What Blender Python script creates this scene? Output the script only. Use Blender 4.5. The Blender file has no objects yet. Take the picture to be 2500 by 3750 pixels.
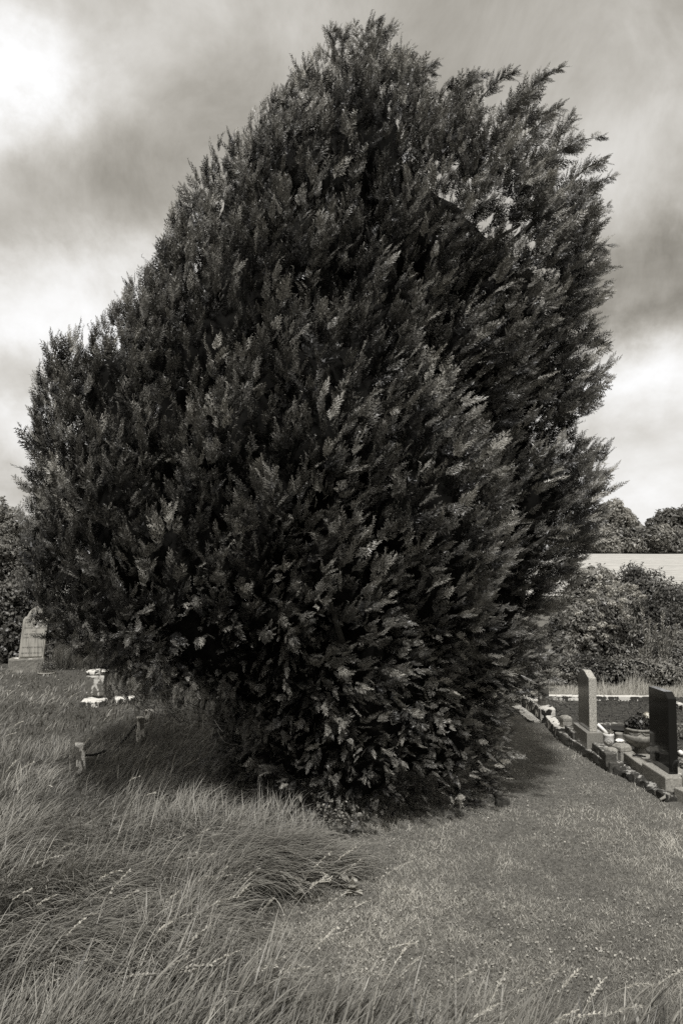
import bpy, bmesh, math, random
import numpy as np
from mathutils import Vector, noise as mnoise

rng = np.random.default_rng(7)
random.seed(7)
S = bpy.context.scene
COL = S.collection
R = math.radians

# ------------------------------------------------------------------ camera
CAM_H, FPX, PITCH = 2.3, 2917.0, math.atan(165 / 2917.0)
cd = bpy.data.cameras.new('camera'); cam = bpy.data.objects.new('camera', cd); COL.objects.link(cam)
cd.sensor_fit = 'VERTICAL'; cd.sensor_height = 36; cd.sensor_width = 24; cd.lens = 28
cd.clip_start = .05; cd.clip_end = 4000
cam.location = (0, 0, CAM_H); cam.rotation_euler = (R(90) + PITCH, 0, 0)
S.camera = cam

# ------------------------------------------------------------------ exposure
S.view_settings.view_transform = 'Standard'; S.view_settings.look = 'None'
S.view_settings.exposure = 0; S.view_settings.gamma = 1
S.cycles.max_bounces = 6; S.cycles.diffuse_bounces = 3; S.cycles.transmission_bounces = 2
S.cycles.use_fast_gi = False
S.cycles.use_denoising = False; S.render.filter_size = 1.15

# ------------------------------------------------------------------ sun
SUN_EL, SUN_AZ = 58, 0          # azimuth measured to the right of straight behind the camera
sd = Vector((math.cos(R(SUN_EL)) * math.sin(R(SUN_AZ)), -math.cos(R(SUN_EL)) * math.cos(R(SUN_AZ)), math.sin(R(SUN_EL))))
sl = bpy.data.lights.new('sun', 'SUN'); sun = bpy.data.objects.new('sun', sl); COL.objects.link(sun)
sl.energy = 4.6; sl.angle = R(4); sl.color = (1, .98, .95)
sun.rotation_euler = sd.to_track_quat('Z', 'Y').to_euler(); sun.location = (20, -20, 40)

# ------------------------------------------------------------------ pixel helpers (design time: where the rays of the photo meet the ground)
_cp, _sp = math.cos(PITCH), math.sin(PITCH)
def ray(px, py):
    u, v = (px - 1250) / FPX, (1875 - py) / FPX
    return Vector((u, _cp - _sp * v, _sp + _cp * v))
def P(px, py, z=0.0):
    d = ray(px, py); t = (z - CAM_H) / d.z
    return Vector((d.x * t, d.y * t, z))
def Dp(px, py, y):
    d = ray(px, py); t = y / d.y
    return Vector((d.x * t, y, CAM_H + d.z * t))

# ------------------------------------------------------------------ world: layered cloud
W = bpy.data.worlds.new('World'); S.world = W; W.use_nodes = True
def build_world():
    nt = W.node_tree; N = nt.nodes; Lk = nt.links.new
    N.clear()
    out = N.new('ShaderNodeOutputWorld'); bg = N.new('ShaderNodeBackground'); Lk(bg.outputs[0], out.inputs[0])
    tc = N.new('ShaderNodeTexCoord'); dirv = tc.outputs['Generated']
    def math_(op, a, b=None, clamp=False):
        n = N.new('ShaderNodeMath'); n.operation = op; n.use_clamp = clamp
        for i, q in enumerate((a, b)):
            if q is None: continue
            if isinstance(q, (int, float)): n.inputs[i].default_value = q
            else: Lk(q, n.inputs[i])
        return n.outputs[0]
    def vm(op, a, b=None):
        n = N.new('ShaderNodeVectorMath'); n.operation = op
        for i, q in enumerate((a, b)):
            if q is None: continue
            if isinstance(q, (tuple, Vector)): n.inputs[i].default_value = q
            else: Lk(q, n.inputs[i])
        return n
    def nz(vec, scale, detail, rough=.55, dist=0):
        n = N.new('ShaderNodeTexNoise'); n.inputs['Scale'].default_value = scale
        n.inputs['Detail'].default_value = detail; n.inputs['Roughness'].default_value = rough
        n.inputs['Distortion'].default_value = dist
        Lk(vec, n.inputs['Vector']); return n
    warp = nz(dirv, 3.6, 10, .62)
    w1 = vm('SUBTRACT', warp.outputs['Color'], (.5, .5, .5)).outputs[0]
    w2 = vm('MULTIPLY', w1, (.34, .34, .26)).outputs[0]
    wd = vm('ADD', dirv, w2).outputs[0]
    total = None
    blobs = [(-20, 320, 260, 190, .56), (250, 60, 900, 330, .16), (150, 1120, 620, 190, .50), (450, 900, 760, 240, -.11),
             (1250, 480, 520, 420, -.09), (1750, 260, 900, 240, -.10), (2180, 520, 420, 250, .24), (2300, 1090, 560, 230, -.19),
             (2330, 1370, 520, 150, .42), (2200, 1800, 900, 260, .20), (60, 1450, 420, 120, -.06), (120, 1620, 420, 120, .30),
             (2400, 900, 500, 200, -.06), (900, 180, 700, 200, .03)]
    for bx, by, rx, ry, amp in blobs:
        c = ray(bx, by).normalized()
        df = vm('SUBTRACT', wd, tuple(c)).outputs[0]
        sc = vm('MULTIPLY', df, (FPX / rx, FPX / rx, FPX / ry)).outputs[0]
        ln = vm('LENGTH', sc).outputs['Value']
        e = math_('MULTIPLY', math_('MULTIPLY', ln, ln), -1.0)
        g = math_('MULTIPLY', math_('EXPONENT', e), amp)
        total = g if total is None else math_('ADD', total, g)
    # stretched bands of cloud, finer towards the horizon
    sep = N.new('ShaderNodeSeparateXYZ'); Lk(dirv, sep.inputs[0])
    st = vm('MULTIPLY', dirv, (1.6, 1.6, 4.5)).outputs[0]
    n1 = nz(st, 2.2, 9, .55, .3)
    low = math_('SUBTRACT', 1.0, math_('MULTIPLY', math_('ABSOLUTE', sep.outputs['Z']), 2.4), True)
    band = math_('MULTIPLY', math_('SUBTRACT', n1.outputs['Fac'], .5), math_('ADD', math_('MULTIPLY', low, .85), .16))
    n2 = nz(dirv, 5.5, 12, .62, .5)
    puff = math_('MULTIPLY', math_('SUBTRACT', n2.outputs['Fac'], .5), .62)
    base = math_('ADD', math_('ADD', math_('MULTIPLY', low, .12), .445), math_('ADD', band, puff))
    val = math_('ADD', base, total)
    val = math_('MAXIMUM', val, .20)
    sky = N.new('ShaderNodeTexSky'); sky.sky_type = 'NISHITA'; sky.sun_disc = False
    sky.sun_elevation = R(SUN_EL); sky.sun_rotation = R(180 - SUN_AZ)
    bw = N.new('ShaderNodeRGBToBW'); Lk(sky.outputs[0], bw.inputs[0])
    thin = math_('MINIMUM', math_('MULTIPLY', bw.outputs[0], .01), .06)
    val = math_('ADD', val, thin)
    comb = N.new('ShaderNodeCombineColor')
    Lk(val, comb.inputs[1])
    # sepia print: shadows of the cloud are warm, highlights neutral
    inv = math_('SUBTRACT', 1.0, val, True)
    Lk(math_('MULTIPLY', val, math_('ADD', 1.0, math_('MULTIPLY', inv, .09))), comb.inputs[0])
    Lk(math_('MULTIPLY', val, math_('SUBTRACT', 1.0, math_('MULTIPLY', inv, .17))), comb.inputs[2])
    Lk(comb.outputs[0], bg.inputs['Color']); bg.inputs['Strength'].default_value = 1.0
build_world()

# ------------------------------------------------------------------ object helpers
def tag(o, label=None, cat=None, group=None, kind=None):
    if label: o['label'] = label
    if cat: o['category'] = cat
    if group: o['group'] = group
    if kind: o['kind'] = kind
    return o
def empty(name, loc, rz=0):
    o = bpy.data.objects.new(name, None); COL.objects.link(o); o.location = loc; o.rotation_euler = (0, 0, rz)
    o.empty_display_size = .1
    return o
def link(name, me, m, parent=None):
    o = bpy.data.objects.new(name, me); COL.objects.link(o)
    if m is not None: me.materials.append(m)
    if parent is not None:
        o.parent = parent
        bpy.context.view_layer.update()
        o.matrix_parent_inverse = parent.matrix_world.inverted()
    return o
def np_mesh(name, verts, faces_n, loops, tone=None, smooth=False):
    """verts (V,3); loops flat index array; faces_n = verts per face (int)"""
    me = bpy.data.meshes.new(name)
    V = len(verts); Lc = len(loops); F = Lc // faces_n
    me.vertices.add(V); me.vertices.foreach_set('co', np.ascontiguousarray(verts, dtype=np.float32).ravel())
    me.loops.add(Lc); me.loops.foreach_set('vertex_index', np.ascontiguousarray(loops, dtype=np.int32))
    me.polygons.add(F); me.polygons.foreach_set('loop_start', np.arange(0, Lc, faces_n, dtype=np.int32))
    if smooth: me.polygons.foreach_set('use_smooth', np.ones(F, dtype=bool))
    me.update(calc_edges=False)
    if tone is not None:
        a = me.attributes.new('tone', 'FLOAT', 'POINT'); a.data.foreach_set('value', np.ascontiguousarray(tone, dtype=np.float32))
    return me
def from_bm(name, bm, m, parent=None, smooth=False):
    bm.normal_update()
    me = bpy.data.meshes.new(name); bm.to_mesh(me); bm.free()
    if smooth:
        for p in me.polygons: p.use_smooth = True
    return link(name, me, m, parent)
def unit(v):
    return v / np.maximum(np.linalg.norm(v, axis=-1, keepdims=True), 1e-9)

_perm = np.random.default_rng(3).random((64, 64, 64))
def vn(p, scale=1.0, seed=0):
    """value noise, about -1..1, vectorised"""
    q = np.asarray(p, dtype=float) * scale + seed * 17.31
    i = np.floor(q).astype(int); f = q - i; f = f * f * (3 - 2 * f)
    r = 0
    for dx in (0, 1):
        for dy in (0, 1):
            for dz in (0, 1):
                w = (f[..., 0] if dx else 1 - f[..., 0]) * (f[..., 1] if dy else 1 - f[..., 1]) * (f[..., 2] if dz else 1 - f[..., 2])
                r = r + w * _perm[(i[..., 0] + dx) % 64, (i[..., 1] + dy) % 64, (i[..., 2] + dz) % 64]
    return r * 2 - 1

# ------------------------------------------------------------------ materials
def sep_(g, warm=1.0):
    return (g * (1 + .035 * warm), g, g * (1 - .10 * warm), 1)
class Mat:
    def __init__(s, name, rough=.8, spec=.3):
        s.m = bpy.data.materials.new(name); s.m.use_nodes = True; s.nt = s.m.node_tree
        s.N = s.nt.nodes; s.b = s.N['Principled BSDF']; s.out = s.N['Material Output']
        s.b.inputs['Roughness'].default_value = rough; s.b.inputs['Specular IOR Level'].default_value = spec
        s.tc = s.N.new('ShaderNodeTexCoord')
    def lk(s, a, b): s.nt.links.new(a, b)
    def noise(s, scale, detail=4, rough=.6, vec=None, dist=0, stretch=None):
        n = s.N.new('ShaderNodeTexNoise'); n.inputs['Scale'].default_value = scale; n.inputs['Detail'].default_value = detail
        n.inputs['Roughness'].default_value = rough; n.inputs['Distortion'].default_value = dist
        v = vec or s.tc.outputs['Object']
        if stretch:
            mp = s.N.new('ShaderNodeMapping'); mp.inputs['Scale'].default_value = stretch; s.lk(v, mp.inputs[0]); v = mp.outputs[0]
        s.lk(v, n.inputs['Vector']); return n.outputs['Fac']
    def ramp(s, fac, stops, warm=1.0):
        r = s.N.new('ShaderNodeValToRGB'); e = r.color_ramp.elements
        while len(e) > 1: e.remove(e[-1])
        e[0].position = stops[0][0]; e[0].color = sep_(stops[0][1], warm)
        for p, g in stops[1:]:
            q = e.new(p); q.color = sep_(g, warm)
        s.lk(fac, r.inputs[0]); return r.outputs[0]
    def mix(s, fac, a, b, mode='MIX'):
        n = s.N.new('ShaderNodeMix'); n.data_type = 'RGBA'; n.blend_type = mode
        if isinstance(fac, (int, float)): n.inputs[0].default_value = fac
        else: s.lk(fac, n.inputs[0])
        for i, q in ((6, a), (7, b)):
            if isinstance(q, tuple): n.inputs[i].default_value = q
            else: s.lk(q, n.inputs[i])
        return n.outputs[2]
    def math(s, op, a, b, clamp=False):
        n = s.N.new('ShaderNodeMath'); n.operation = op; n.use_clamp = clamp
        for i, q in enumerate((a, b)):
            if isinstance(q, (int, float)): n.inputs[i].default_value = q
            else: s.lk(q, n.inputs[i])
        return n.outputs[0]
    def col(s, c):
        if isinstance(c, tuple): s.b.inputs['Base Color'].default_value = c
        else: s.lk(c, s.b.inputs['Base Color'])
    def bump(s, h, strength=.4, dist=.01):
        n = s.N.new('ShaderNodeBump'); n.inputs['Strength'].default_value = strength; n.inputs['Distance'].default_value = dist
        s.lk(h, n.inputs['Height']); s.lk(n.outputs[0], s.b.inputs['Normal'])
    def nz(s):
        g = s.N.new('ShaderNodeNewGeometry'); q = s.N.new('ShaderNodeSeparateXYZ'); s.lk(g.outputs['True Normal'], q.inputs[0]); return q.outputs['Z']

def leaf_mat(name, lo, hi, trans=.25, rough=.5, spec=.35):
    k = Mat(name, rough, spec)
    a = k.N.new('ShaderNodeAttribute'); a.attribute_name = 'tone'
    c = k.ramp(a.outputs['Fac'], [(0, lo), (1, hi)])
    k.col(c)
    if trans:
        t = k.N.new('ShaderNodeBsdfTranslucent'); k.lk(c, t.inputs[0])
        mx = k.N.new('ShaderNodeMixShader'); mx.inputs[0].default_value = trans
        k.lk(k.b.outputs[0], mx.inputs[1]); k.lk(t.outputs[0], mx.inputs[2]); k.lk(mx.outputs[0], k.out.inputs[0])
    return k.m
def plain(name, g, rough=.7, spec=.3, var=.25, scale=12, warm=1.0, bump=.2):
    k = Mat(name, rough, spec)
    n = k.noise(scale, 6)
    k.col(k.ramp(n, [(.3, g * (1 - var)), (.7, g * (1 + var))], warm)); k.bump(n, bump, .008)
    return k.m
def lichen(name, dark, white, thr=.5, scale=9, top=.2, edge=.03, ws=.7):
    k = Mat(name, .9, .1)
    n = k.noise(scale, 3, .45, dist=.4, stretch=(1, 1, .45)); fine = k.noise(60, 5); mid = k.noise(4, 4)
    f = k.math('ADD', n, k.math('MULTIPLY', k.nz(), top)); f = k.math('ADD', f, k.math('MULTIPLY', k.math('SUBTRACT', mid, .5), .25))
    mr = k.N.new('ShaderNodeMapRange'); mr.inputs['From Min'].default_value = thr; mr.inputs['From Max'].default_value = thr + edge
    k.lk(f, mr.inputs[0])
    dk = k.ramp(fine, [(.3, dark * .6), (.7, dark * 1.5)]); wh = k.ramp(fine, [(.25, white * .75), (.7, white)], ws)
    k.col(k.mix(mr.outputs[0], dk, wh)); k.bump(k.math('ADD', fine, mr.outputs[0]), .5, .006)
    return k.m

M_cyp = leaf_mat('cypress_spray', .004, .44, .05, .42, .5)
M_inner = plain('core_shade', .006, .9, .05, .5, 14)  # near-black colour standing for the shade deep inside foliage
M_bark = plain('bark', .05, .95, .1, .4, 20, bump=.8)
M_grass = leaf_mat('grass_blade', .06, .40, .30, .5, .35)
M_lawn = leaf_mat('lawn_blade', .13, .66, .30, .55, .3)
M_dry = leaf_mat('dry_grass_blade', .22, .62, .35, .6, .3)
M_leaf = leaf_mat('hedge_leaf', .03, .32, .25, .45, .45)
M_leafd = leaf_mat('dark_leaf', .015, .16, .22, .45, .45)
M_leafp = leaf_mat('pale_leaf', .09, .50, .35, .5, .4)
M_petal = leaf_mat('petal', .5, .85, .3, .6, .2)
M_lich = lichen('lichen_stone', .03, .66, .54, 14, .16)
M_lich_hi = lichen('lichen_heavy_stone', .05, .62, .55, 13, .18)
M_lich_lo = lichen('lichen_speckled_stone', .15, .62, .70, 26, .04, .05)
M_moss = lichen('mossy_stone', .04, .34, .62, 16, .10, .10)
M_conc = lichen('weathered_concrete', .24, .60, .71, 24, .04, .04)
M_concd = lichen('dark_concrete', .075, .40, .64, 20, .12, .08)
M_white = plain('white_plastic', .75, .4, .4, .05, 30, .5, .05)
M_pot = plain('terracotta_pot', .22, .8, .2, .15, 40)
M_black = plain('black_iron', .015, .6, .3, .4, 60)
def granite(name, lo, hi, rough, spec, scale=170, coat=0):
    k = Mat(name, rough, spec)
    n = k.noise(scale, 2, .5); n2 = k.noise(5, 3)
    c = k.ramp(n, [(.38, lo), (.5, (lo + hi) / 2), (.62, hi)])
    k.col(k.mix(k.math('MULTIPLY', n2, .25), c, sep_(lo)))
    return k.m
M_gran = granite('grey_granite', .16, .62, .35, .4, 150)
M_granp = granite('polished_grey_granite', .12, .30, .12, .5, 150)
M_blk = Mat('polished_black_granite', .06, .5); M_blk.col(sep_(.006)); M_blk = M_blk.m
def limestone(name):
    k = Mat(name, .85, .15)
    s = k.noise(6, 5, .6, stretch=(5, 5, .5)); f = k.noise(45, 5)
    c = k.ramp(s, [(.34, .20), (.48, .36), (.7, .42)]); c = k.mix(k.math('MULTIPLY', f, .35), c, sep_(.2)); k.col(c); k.bump(f, .3, .004)
    return k.m
M_lime = limestone('limestone')
def urn_mat():
    k = Mat('cast_stone', .85, .15)
    s = k.noise(7, 5, .6, stretch=(4, 4, .6)); f = k.noise(70, 4)
    k.col(k.mix(k.math('MULTIPLY', f, .4), k.ramp(s, [(.35, .12), (.65, .30)]), sep_(.1))); k.bump(f, .4, .004)
    return k.m
M_urn = urn_mat()

# ------------------------------------------------------------------ terrain
def smooth(t):
    t = np.clip(t, 0, 1); return t * t * (3 - 2 * t)
LONG = [P(*q).to_2d() for q in ((1010, 2640), (1180, 3060), (1235, 3150), (1190, 3260), (960, 3400), (850, 3460), (900, 3540), (1030, 3620), (1120, 3720))]
LONG = [(q.x, q.y) for q in LONG]
_ly = np.array([q[1] for q in LONG])[::-1]; _lx = np.array([q[0] for q in LONG])[::-1]
def longness(x, y):
    """positive inside the unmown part (left of the wandering edge), metres"""
    ex = np.interp(y, _ly, _lx)
    ex = np.where(y > LONG[0][1], np.maximum(LONG[0][0], LONG[0][0] + (y - LONG[0][1]) * .02), ex)
    z0 = np.zeros_like(x)
    return ex - x + .10 * vn(np.stack([x, y, z0], -1), 3.0, 4)
def terr(x, y):
    x = np.asarray(x, float); y = np.asarray(y, float)
    z = 2.75 * smooth((y - 45) / 85) + 1.0 * smooth((y - 130) / 90)
    z = z - .35 * smooth((y - 14) / 4) * (1 - smooth((y - 22) / 10)) * smooth((x - 0) / 3)
    q = np.stack([x, y, 0 * x], -1)
    lo = smooth((longness(x, y) + .1) / .6) * (1 - smooth((y - 40) / 5)) * (1 - smooth((-x - 25) / 5))
    z = z + lo * (.035 + .03 * vn(q, .9, 2))
    z = z + (.012 * vn(q, .8, 1)) * (1 - smooth((y - 40) / 5))
    return z
def ground():
    gx = np.unique(np.concatenate([np.linspace(-9, 9, 181), np.linspace(-40, -9, 32), np.linspace(9, 40, 32), -np.geomspace(40, 1500, 14), np.geomspace(40, 1500, 14)]))
    gy = np.unique(np.concatenate([np.linspace(1, 20, 191), np.linspace(20, 60, 41), np.linspace(60, 260, 41), np.geomspace(260, 2500, 12), -np.geomspace(1, 600, 12), [0]]))
    X, Y = np.meshgrid(gx, gy); Z = terr(X, Y)
    V = np.stack([X, Y, Z], -1).reshape(-1, 3); nx, ny = len(gx), len(gy)
    i = (np.arange(ny - 1)[:, None] * nx + np.arange(nx - 1)[None]).ravel()
    F = np.stack([i, i + 1, i + 1 + nx, i + nx], -1).ravel()
    lg = np.clip(smooth((longness(X, Y) + .05) / .2), 0, 1).ravel()
    k = Mat('ground_soil_and_turf', .95, .1)
    a = k.N.new('ShaderNodeAttribute'); a.attribute_name = 'tone'
    n = k.noise(3, 8, .65); f = k.noise(90, 6, .7); m_ = k.noise(22, 5, .65)
    turf = k.ramp(k.math('ADD', k.math('MULTIPLY', f, .6), k.math('MULTIPLY', m_, .4)), [(.36, .06), (.5, .15), (.64, .28)])
    turf = k.mix(k.math('MULTIPLY', n, .5), turf, sep_(.06))
    soil = k.ramp(f, [(.35, .03), (.65, .13)])
    k.col(k.mix(a.outputs['Fac'], turf, soil)); k.bump(f, .8, .02)
    o = link('ground', np_mesh('ground', V, 4, F, lg, True), k.m); tag(o, kind='structure')
ground()
def field():
    gx = np.linspace(-150, 260, 83); gy = np.linspace(46, 131, 35)
    X, Y = np.meshgrid(gx, gy); Z = terr(X, Y) + .06 + .05 * vn(np.stack([X, Y, 0 * X], -1), .15, 5)
    V = np.stack([X, Y, Z], -1).reshape(-1, 3); nx, ny = len(gx), len(gy)
    i = (np.arange(ny - 1)[:, None] * nx + np.arange(nx - 1)[None]).ravel()
    F = np.stack([i, i + 1, i + 1 + nx, i + nx], -1).ravel()
    k = Mat('cut_hay', .95, .05)
    s = k.noise(.35, 6, .6, stretch=(.12, 2.6, 1), dist=.8); f = k.noise(1.8, 5, .7, stretch=(.4, 2.5, 1))
    k.col(k.mix(.45, k.ramp(s, [(.35, .32), (.65, .50)], .6), k.ramp(f, [(.38, .16), (.6, .56)], .6)))
    o = link('hay_field', np_mesh('hay_field', V, 4, F, None, True), k.m); tag(o, kind='structure')
field()

# ------------------------------------------------------------------ the cypress
TAB = [(0.08, 0.37, 1.14), (0.31, 0.3, 1.29), (0.55, 0.25, 1.44), (0.78, 0.17, 1.64), (1.02, 0.01, 1.96), (1.25, -0.15, 2.26), (1.48, -0.23, 2.44), (1.72, -0.29, 2.58), (1.95, -0.3, 2.67), (2.19, -0.29, 2.72), (2.42, -0.27, 2.76), (2.65, -0.25, 2.8), (2.89, -0.26, 2.82), (3.12, -0.3, 2.8), (3.36, -0.31, 2.74), (3.59, -0.28, 2.69), (3.82, -0.21, 2.67), (4.06, -0.1, 2.65), (4.29, 0.01, 2.57), (4.52, 0.13, 2.45), (4.76, 0.25, 2.36), (4.99, 0.33, 2.31), (5.23, 0.4, 2.25), (5.46, 0.45, 2.19), (5.69, 0.51, 2.1), (5.93, 0.53, 1.99), (6.16, 0.5, 1.83), (6.4, 0.49, 1.52), (6.63, 0.44, 1.24), (6.86, 0.37, 1.0), (7.1, 0.34, 0.81), (7.33, 0.33, 0.65), (7.57, 0.26, 0.48), (7.8, 0.2, 0.38)]
TAB = np.array(TAB); TD, TK = 8.2, .88
def crown_pt(th, z, shrink=.0):
    cx = np.interp(z, TAB[:, 0], TAB[:, 1]); r = np.interp(z, TAB[:, 0], TAB[:, 2]) - shrink
    r = np.maximum(r, .06)
    return np.stack([cx + r * np.cos(th), TD + TK * r * np.sin(th), z], -1)
def proj(p):
    dz = p[..., 2] - CAM_H; d = p[..., 1] * _cp + dz * _sp; v = (-p[..., 1] * _sp + dz * _cp) / d
    return np.stack([1250 + FPX * p[..., 0] / d, 1875 - FPX * v], -1)
_tg, _zg = np.meshgrid(np.linspace(-math.pi, 0, 200), np.linspace(.08, 7.8, 240))
_gp = crown_pt(_tg, _zg); _gq = proj(_gp)
def on_front(px, py):
    i = np.argmin(((_gq - np.array([px, py])) ** 2).sum(-1)); return _gp.reshape(-1, 3)[i]
s_ = 1.5944
CREASE = [  # (width, depth, polyline in photo coordinates): the deep dark clefts between the tree's big upright lobes
    (.30, .42, [(800, 330), (830, 420), (790, 520), (740, 640)]),
    (.26, .40, [(1010, 560), (1060, 700), (1030, 800)]),
    (.34, .52, [(1170, 520), (1060, 720), (1180, 900), (1260, 1060), (1290, 1270), (1260, 1450)]),
    (.20, .30, [(880, 1250), (1000, 1480), (1150, 1560), (1180, 1640)]),
    (.24, .34, [(580, 640), (500, 760), (330, 950), (290, 1150)]),
    (.22, .30, [(640, 900), (520, 1100), (400, 1250), (380, 1400)]),
    (.26, .36, [(380, 1440), (520, 1560), (660, 1560), (860, 1480)]),
    (.20, .26, [(980, 1000), (900, 1150), (880, 1300)]),
    (.22, .30, [(700, 1120), (640, 1300), (560, 1450)]),
    (.24, .30, [(1340, 780), (1280, 900), (1330, 990)]),
    (.26, .26, [(1240, 1040), (1330, 1000), (1375, 990)]),
    (.22, .16, [(1260, 760), (1330, 740), (1385, 735)]),
    (.26, .24, [(1330, 1350), (1290, 1450), (1200, 1540)]),
    (.22, .20, [(210, 760), (250, 850), (240, 960)]),
    (.20, .20, [(470, 440), (560, 450), (640, 380)]),
]
_cr = []
for w, dpt, pl in CREASE:
    for (x0, y0), (x1, y1) in zip(pl[:-1], pl[1:]):
        for t in np.linspace(0, 1, 7)[:-1]:
            _cr.append((*on_front((x0 + (x1 - x0) * t) * s_, (y0 + (y1 - y0) * t) * s_), w, dpt))
_cr = np.array(_cr)
def crease(p):
    p = np.asarray(p); out = np.zeros(p.shape[:-1])
    for c in _cr:
        d2 = ((p - c[:3]) ** 2).sum(-1)
        out = np.maximum(out, 1.8 * c[4] * np.exp(-d2 / (c[3] ** 2)))
    return out
def crown_normal(th, z):
    e = .05
    a = crown_pt(th + e, z) - crown_pt(th - e, z); b = crown_pt(th, z + e * 2) - crown_pt(th, z - e * 2)
    n = unit(np.cross(a, b)); c = crown_pt(th, z, 1.0) - crown_pt(th, z)
    sgn = np.sign(-(n * c).sum(-1, keepdims=True)); return n * np.where(sgn == 0, 1, sgn)
_lr = np.random.default_rng(17)
_lt = _lr.uniform(-math.pi, math.pi, 420); _lz = _lr.uniform(.1, 7.5, 420); _lp = crown_pt(_lt, _lz) * np.array([1, 1, .62])
_ls = []
for _i in range(len(_lp)):
    if _lr.random() < np.interp(_lz[_i], TAB[:, 0], TAB[:, 2]) / 2.6 and all(((_lp[_i] - _lp[_j]) ** 2).sum() > .74 ** 2 for _j in _ls): _ls.append(_i)
_lp = _lp[_ls]; _la = _lr.uniform(.6, 1.3, len(_lp))
def lobes(p):
    """rounded upright lobes with clefts between them, -1..1"""
    q = np.asarray(p) * np.array([1, 1, .62]); q = q + .12 * np.stack([vn(p, 2.1, 21), vn(p, 2.1, 22), vn(p, 2.1, 23)], -1)
    f1 = np.full(q.shape[:-1], 9.); f2 = f1.copy(); am = np.ones_like(f1)
    for c, a in zip(_lp, _la):
        d = np.sqrt(((q - c) ** 2).sum(-1)); n1 = d < f1
        f2 = np.where(n1, f1, np.minimum(f2, d)); am = np.where(n1, a, am); f1 = np.where(n1, d, f1)
    return am * (np.sqrt(np.clip((f2 - f1) / .6, 0, 1)) - .45)
def displaced(th, z):
    p = crown_pt(th, z, .17 - .30 * (1 - smooth((z - .45) / .5)) * (1 - .5 * smooth(np.cos(th) * 1.3)) + .03 * smooth(np.cos(th) * 1.3) * (1 - smooth((z - 2.2) / 1.0)) + .48 * smooth((z - .35) / .45) * (1 - smooth((z - 1.0) / .9)) * smooth(-np.cos(th) * 1.2 + .2)); n = crown_normal(th, z)
    st = p * np.array([1, 1, .5])
    d = .10 * vn(st, 1.2, 1) + .08 * vn(st, 2.6, 2) + .33 * lobes(crown_pt(th, z)) + .02 + .03 * smooth(-np.cos(th)) * smooth((z - 1.6) / .6) * (1 - smooth((z - 4) / 1.5)) - crease(crown_pt(th, z))
    d = d - .28 * smooth((z - 5.3) / .9) * smooth(np.cos(th) * 1.4) 
    return p + n * d[..., None], n

def spray_template(kind, seed):
    r = np.random.default_rng(seed); tri = []; tv = []
    def add(a, b, c, t):
        q = np.zeros((3, 3)); q[:, :2] = (a, b, c); q[2, 2] = r.normal(0, .035); q[:, 2] += r.normal(0, .012); tri.append(q); tv.append(t)
    def sub(o, d, L, n, t0):
        d = np.array(d); s = np.array([-d[1], d[0]])
        w = L * .06
        add(o - s * w, o + s * w, o + d * L, t0)
        for i in range(n):
            f = (i + .7) / (n + .4); q = o + d * L * f; l = L * (.34 * (1 - f) ** .6 + .13)
            for sg in (-1, 1):
                dd = d * .80 + s * sg * .60; ww = l * .24; pp = np.array([-dd[1], dd[0]])
                q2 = q + d * L * .05 * sg
                add(q2 - pp * ww, q2 + pp * ww, q2 + dd * l * r.uniform(.8, 1.15), t0 + .12 * f)
    m = {0: 6, 1: 5, 2: 6}[kind]
    add(np.array([0, -.012]), np.array([0, .012]), np.array([1., 0]), .1)
    for i in range(m):
        f = .08 + .80 * i / m; L = (.25 * (1 - f) ** .7 + .085) * (1.0, 1.30, .85)[kind]
        for sg in (-1, 1):
            a = math.radians((36, 42, 28)[kind] + r.uniform(-7, 7))
            ff = f + sg * .035
            sub(np.array([ff, 0.]), [math.cos(a), sg * math.sin(a)], L * r.uniform(.8, 1.15), 3, .25 + .35 * f)
    sub(np.array([.84, 0.]), [1, 0], .20, 3, .65)
    V = np.array(tri).reshape(-1, 3); T = np.repeat(np.array(tv), 3)
    return V, T
TPL = [spray_template(k % 3, k) for k in range(6)]

def sprays(pos, dirs, length, tone, curl, r, width_bias=None):
    """world verts of flat feathery sprays"""
    Vs, Ts = [], []
    n = len(pos); kind = r.integers(0, len(TPL), n)
    rv = unit(r.normal(size=(n, 3)))
    if width_bias is not None: rv = unit(rv * .8 + width_bias)
    wv = unit(np.cross(dirs, rv)); nv = np.cross(dirs, wv)
    for k in range(len(TPL)):
        m = kind == k
        if not m.any(): continue
        V, T = TPL[k]
        x = V[:, 0][None, :, None]; y = V[:, 1][None, :, None]
        L = length[m][:, None, None]; c = curl[m][:, None, None]
        z = c * x * x + .25 * c * y * y + .03 * np.sin(x * 9 + y * 13) + V[:, 2][None, :, None]
        w = pos[m][:, None, :] + L * (x * dirs[m][:, None, :] + y * wv[m][:, None, :] + z * nv[m][:, None, :])
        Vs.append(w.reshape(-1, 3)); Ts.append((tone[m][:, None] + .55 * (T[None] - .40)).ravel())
    return np.concatenate(Vs), np.clip(np.concatenate(Ts), 0, 1)

def tube(bm, pts, r0, r1, seg=6):
    rings = []
    n = len(pts)
    for i, p in enumerate(pts):
        p = Vector(p); d = (Vector(pts[min(i + 1, n - 1)]) - Vector(pts[max(i - 1, 0)])).normalized()
        a = d.orthogonal().normalized() if i == 0 else (pa - d * pa.dot(d)).normalized()
        pa = a; b = d.cross(a); rr = r0 + (r1 - r0) * i / (n - 1)
        rings.append([bm.verts.new(p + (a * math.cos(2 * math.pi * j / seg) + b * math.sin(2 * math.pi * j / seg)) * rr) for j in range(seg)])
    for A, B in zip(rings[:-1], rings[1:]):
        for j in range(seg): bm.faces.new((A[j], A[(j + 1) % seg], B[(j + 1) % seg], B[j]))
    bm.faces.new(rings[0][::-1]); bm.faces.new(rings[-1])

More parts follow.
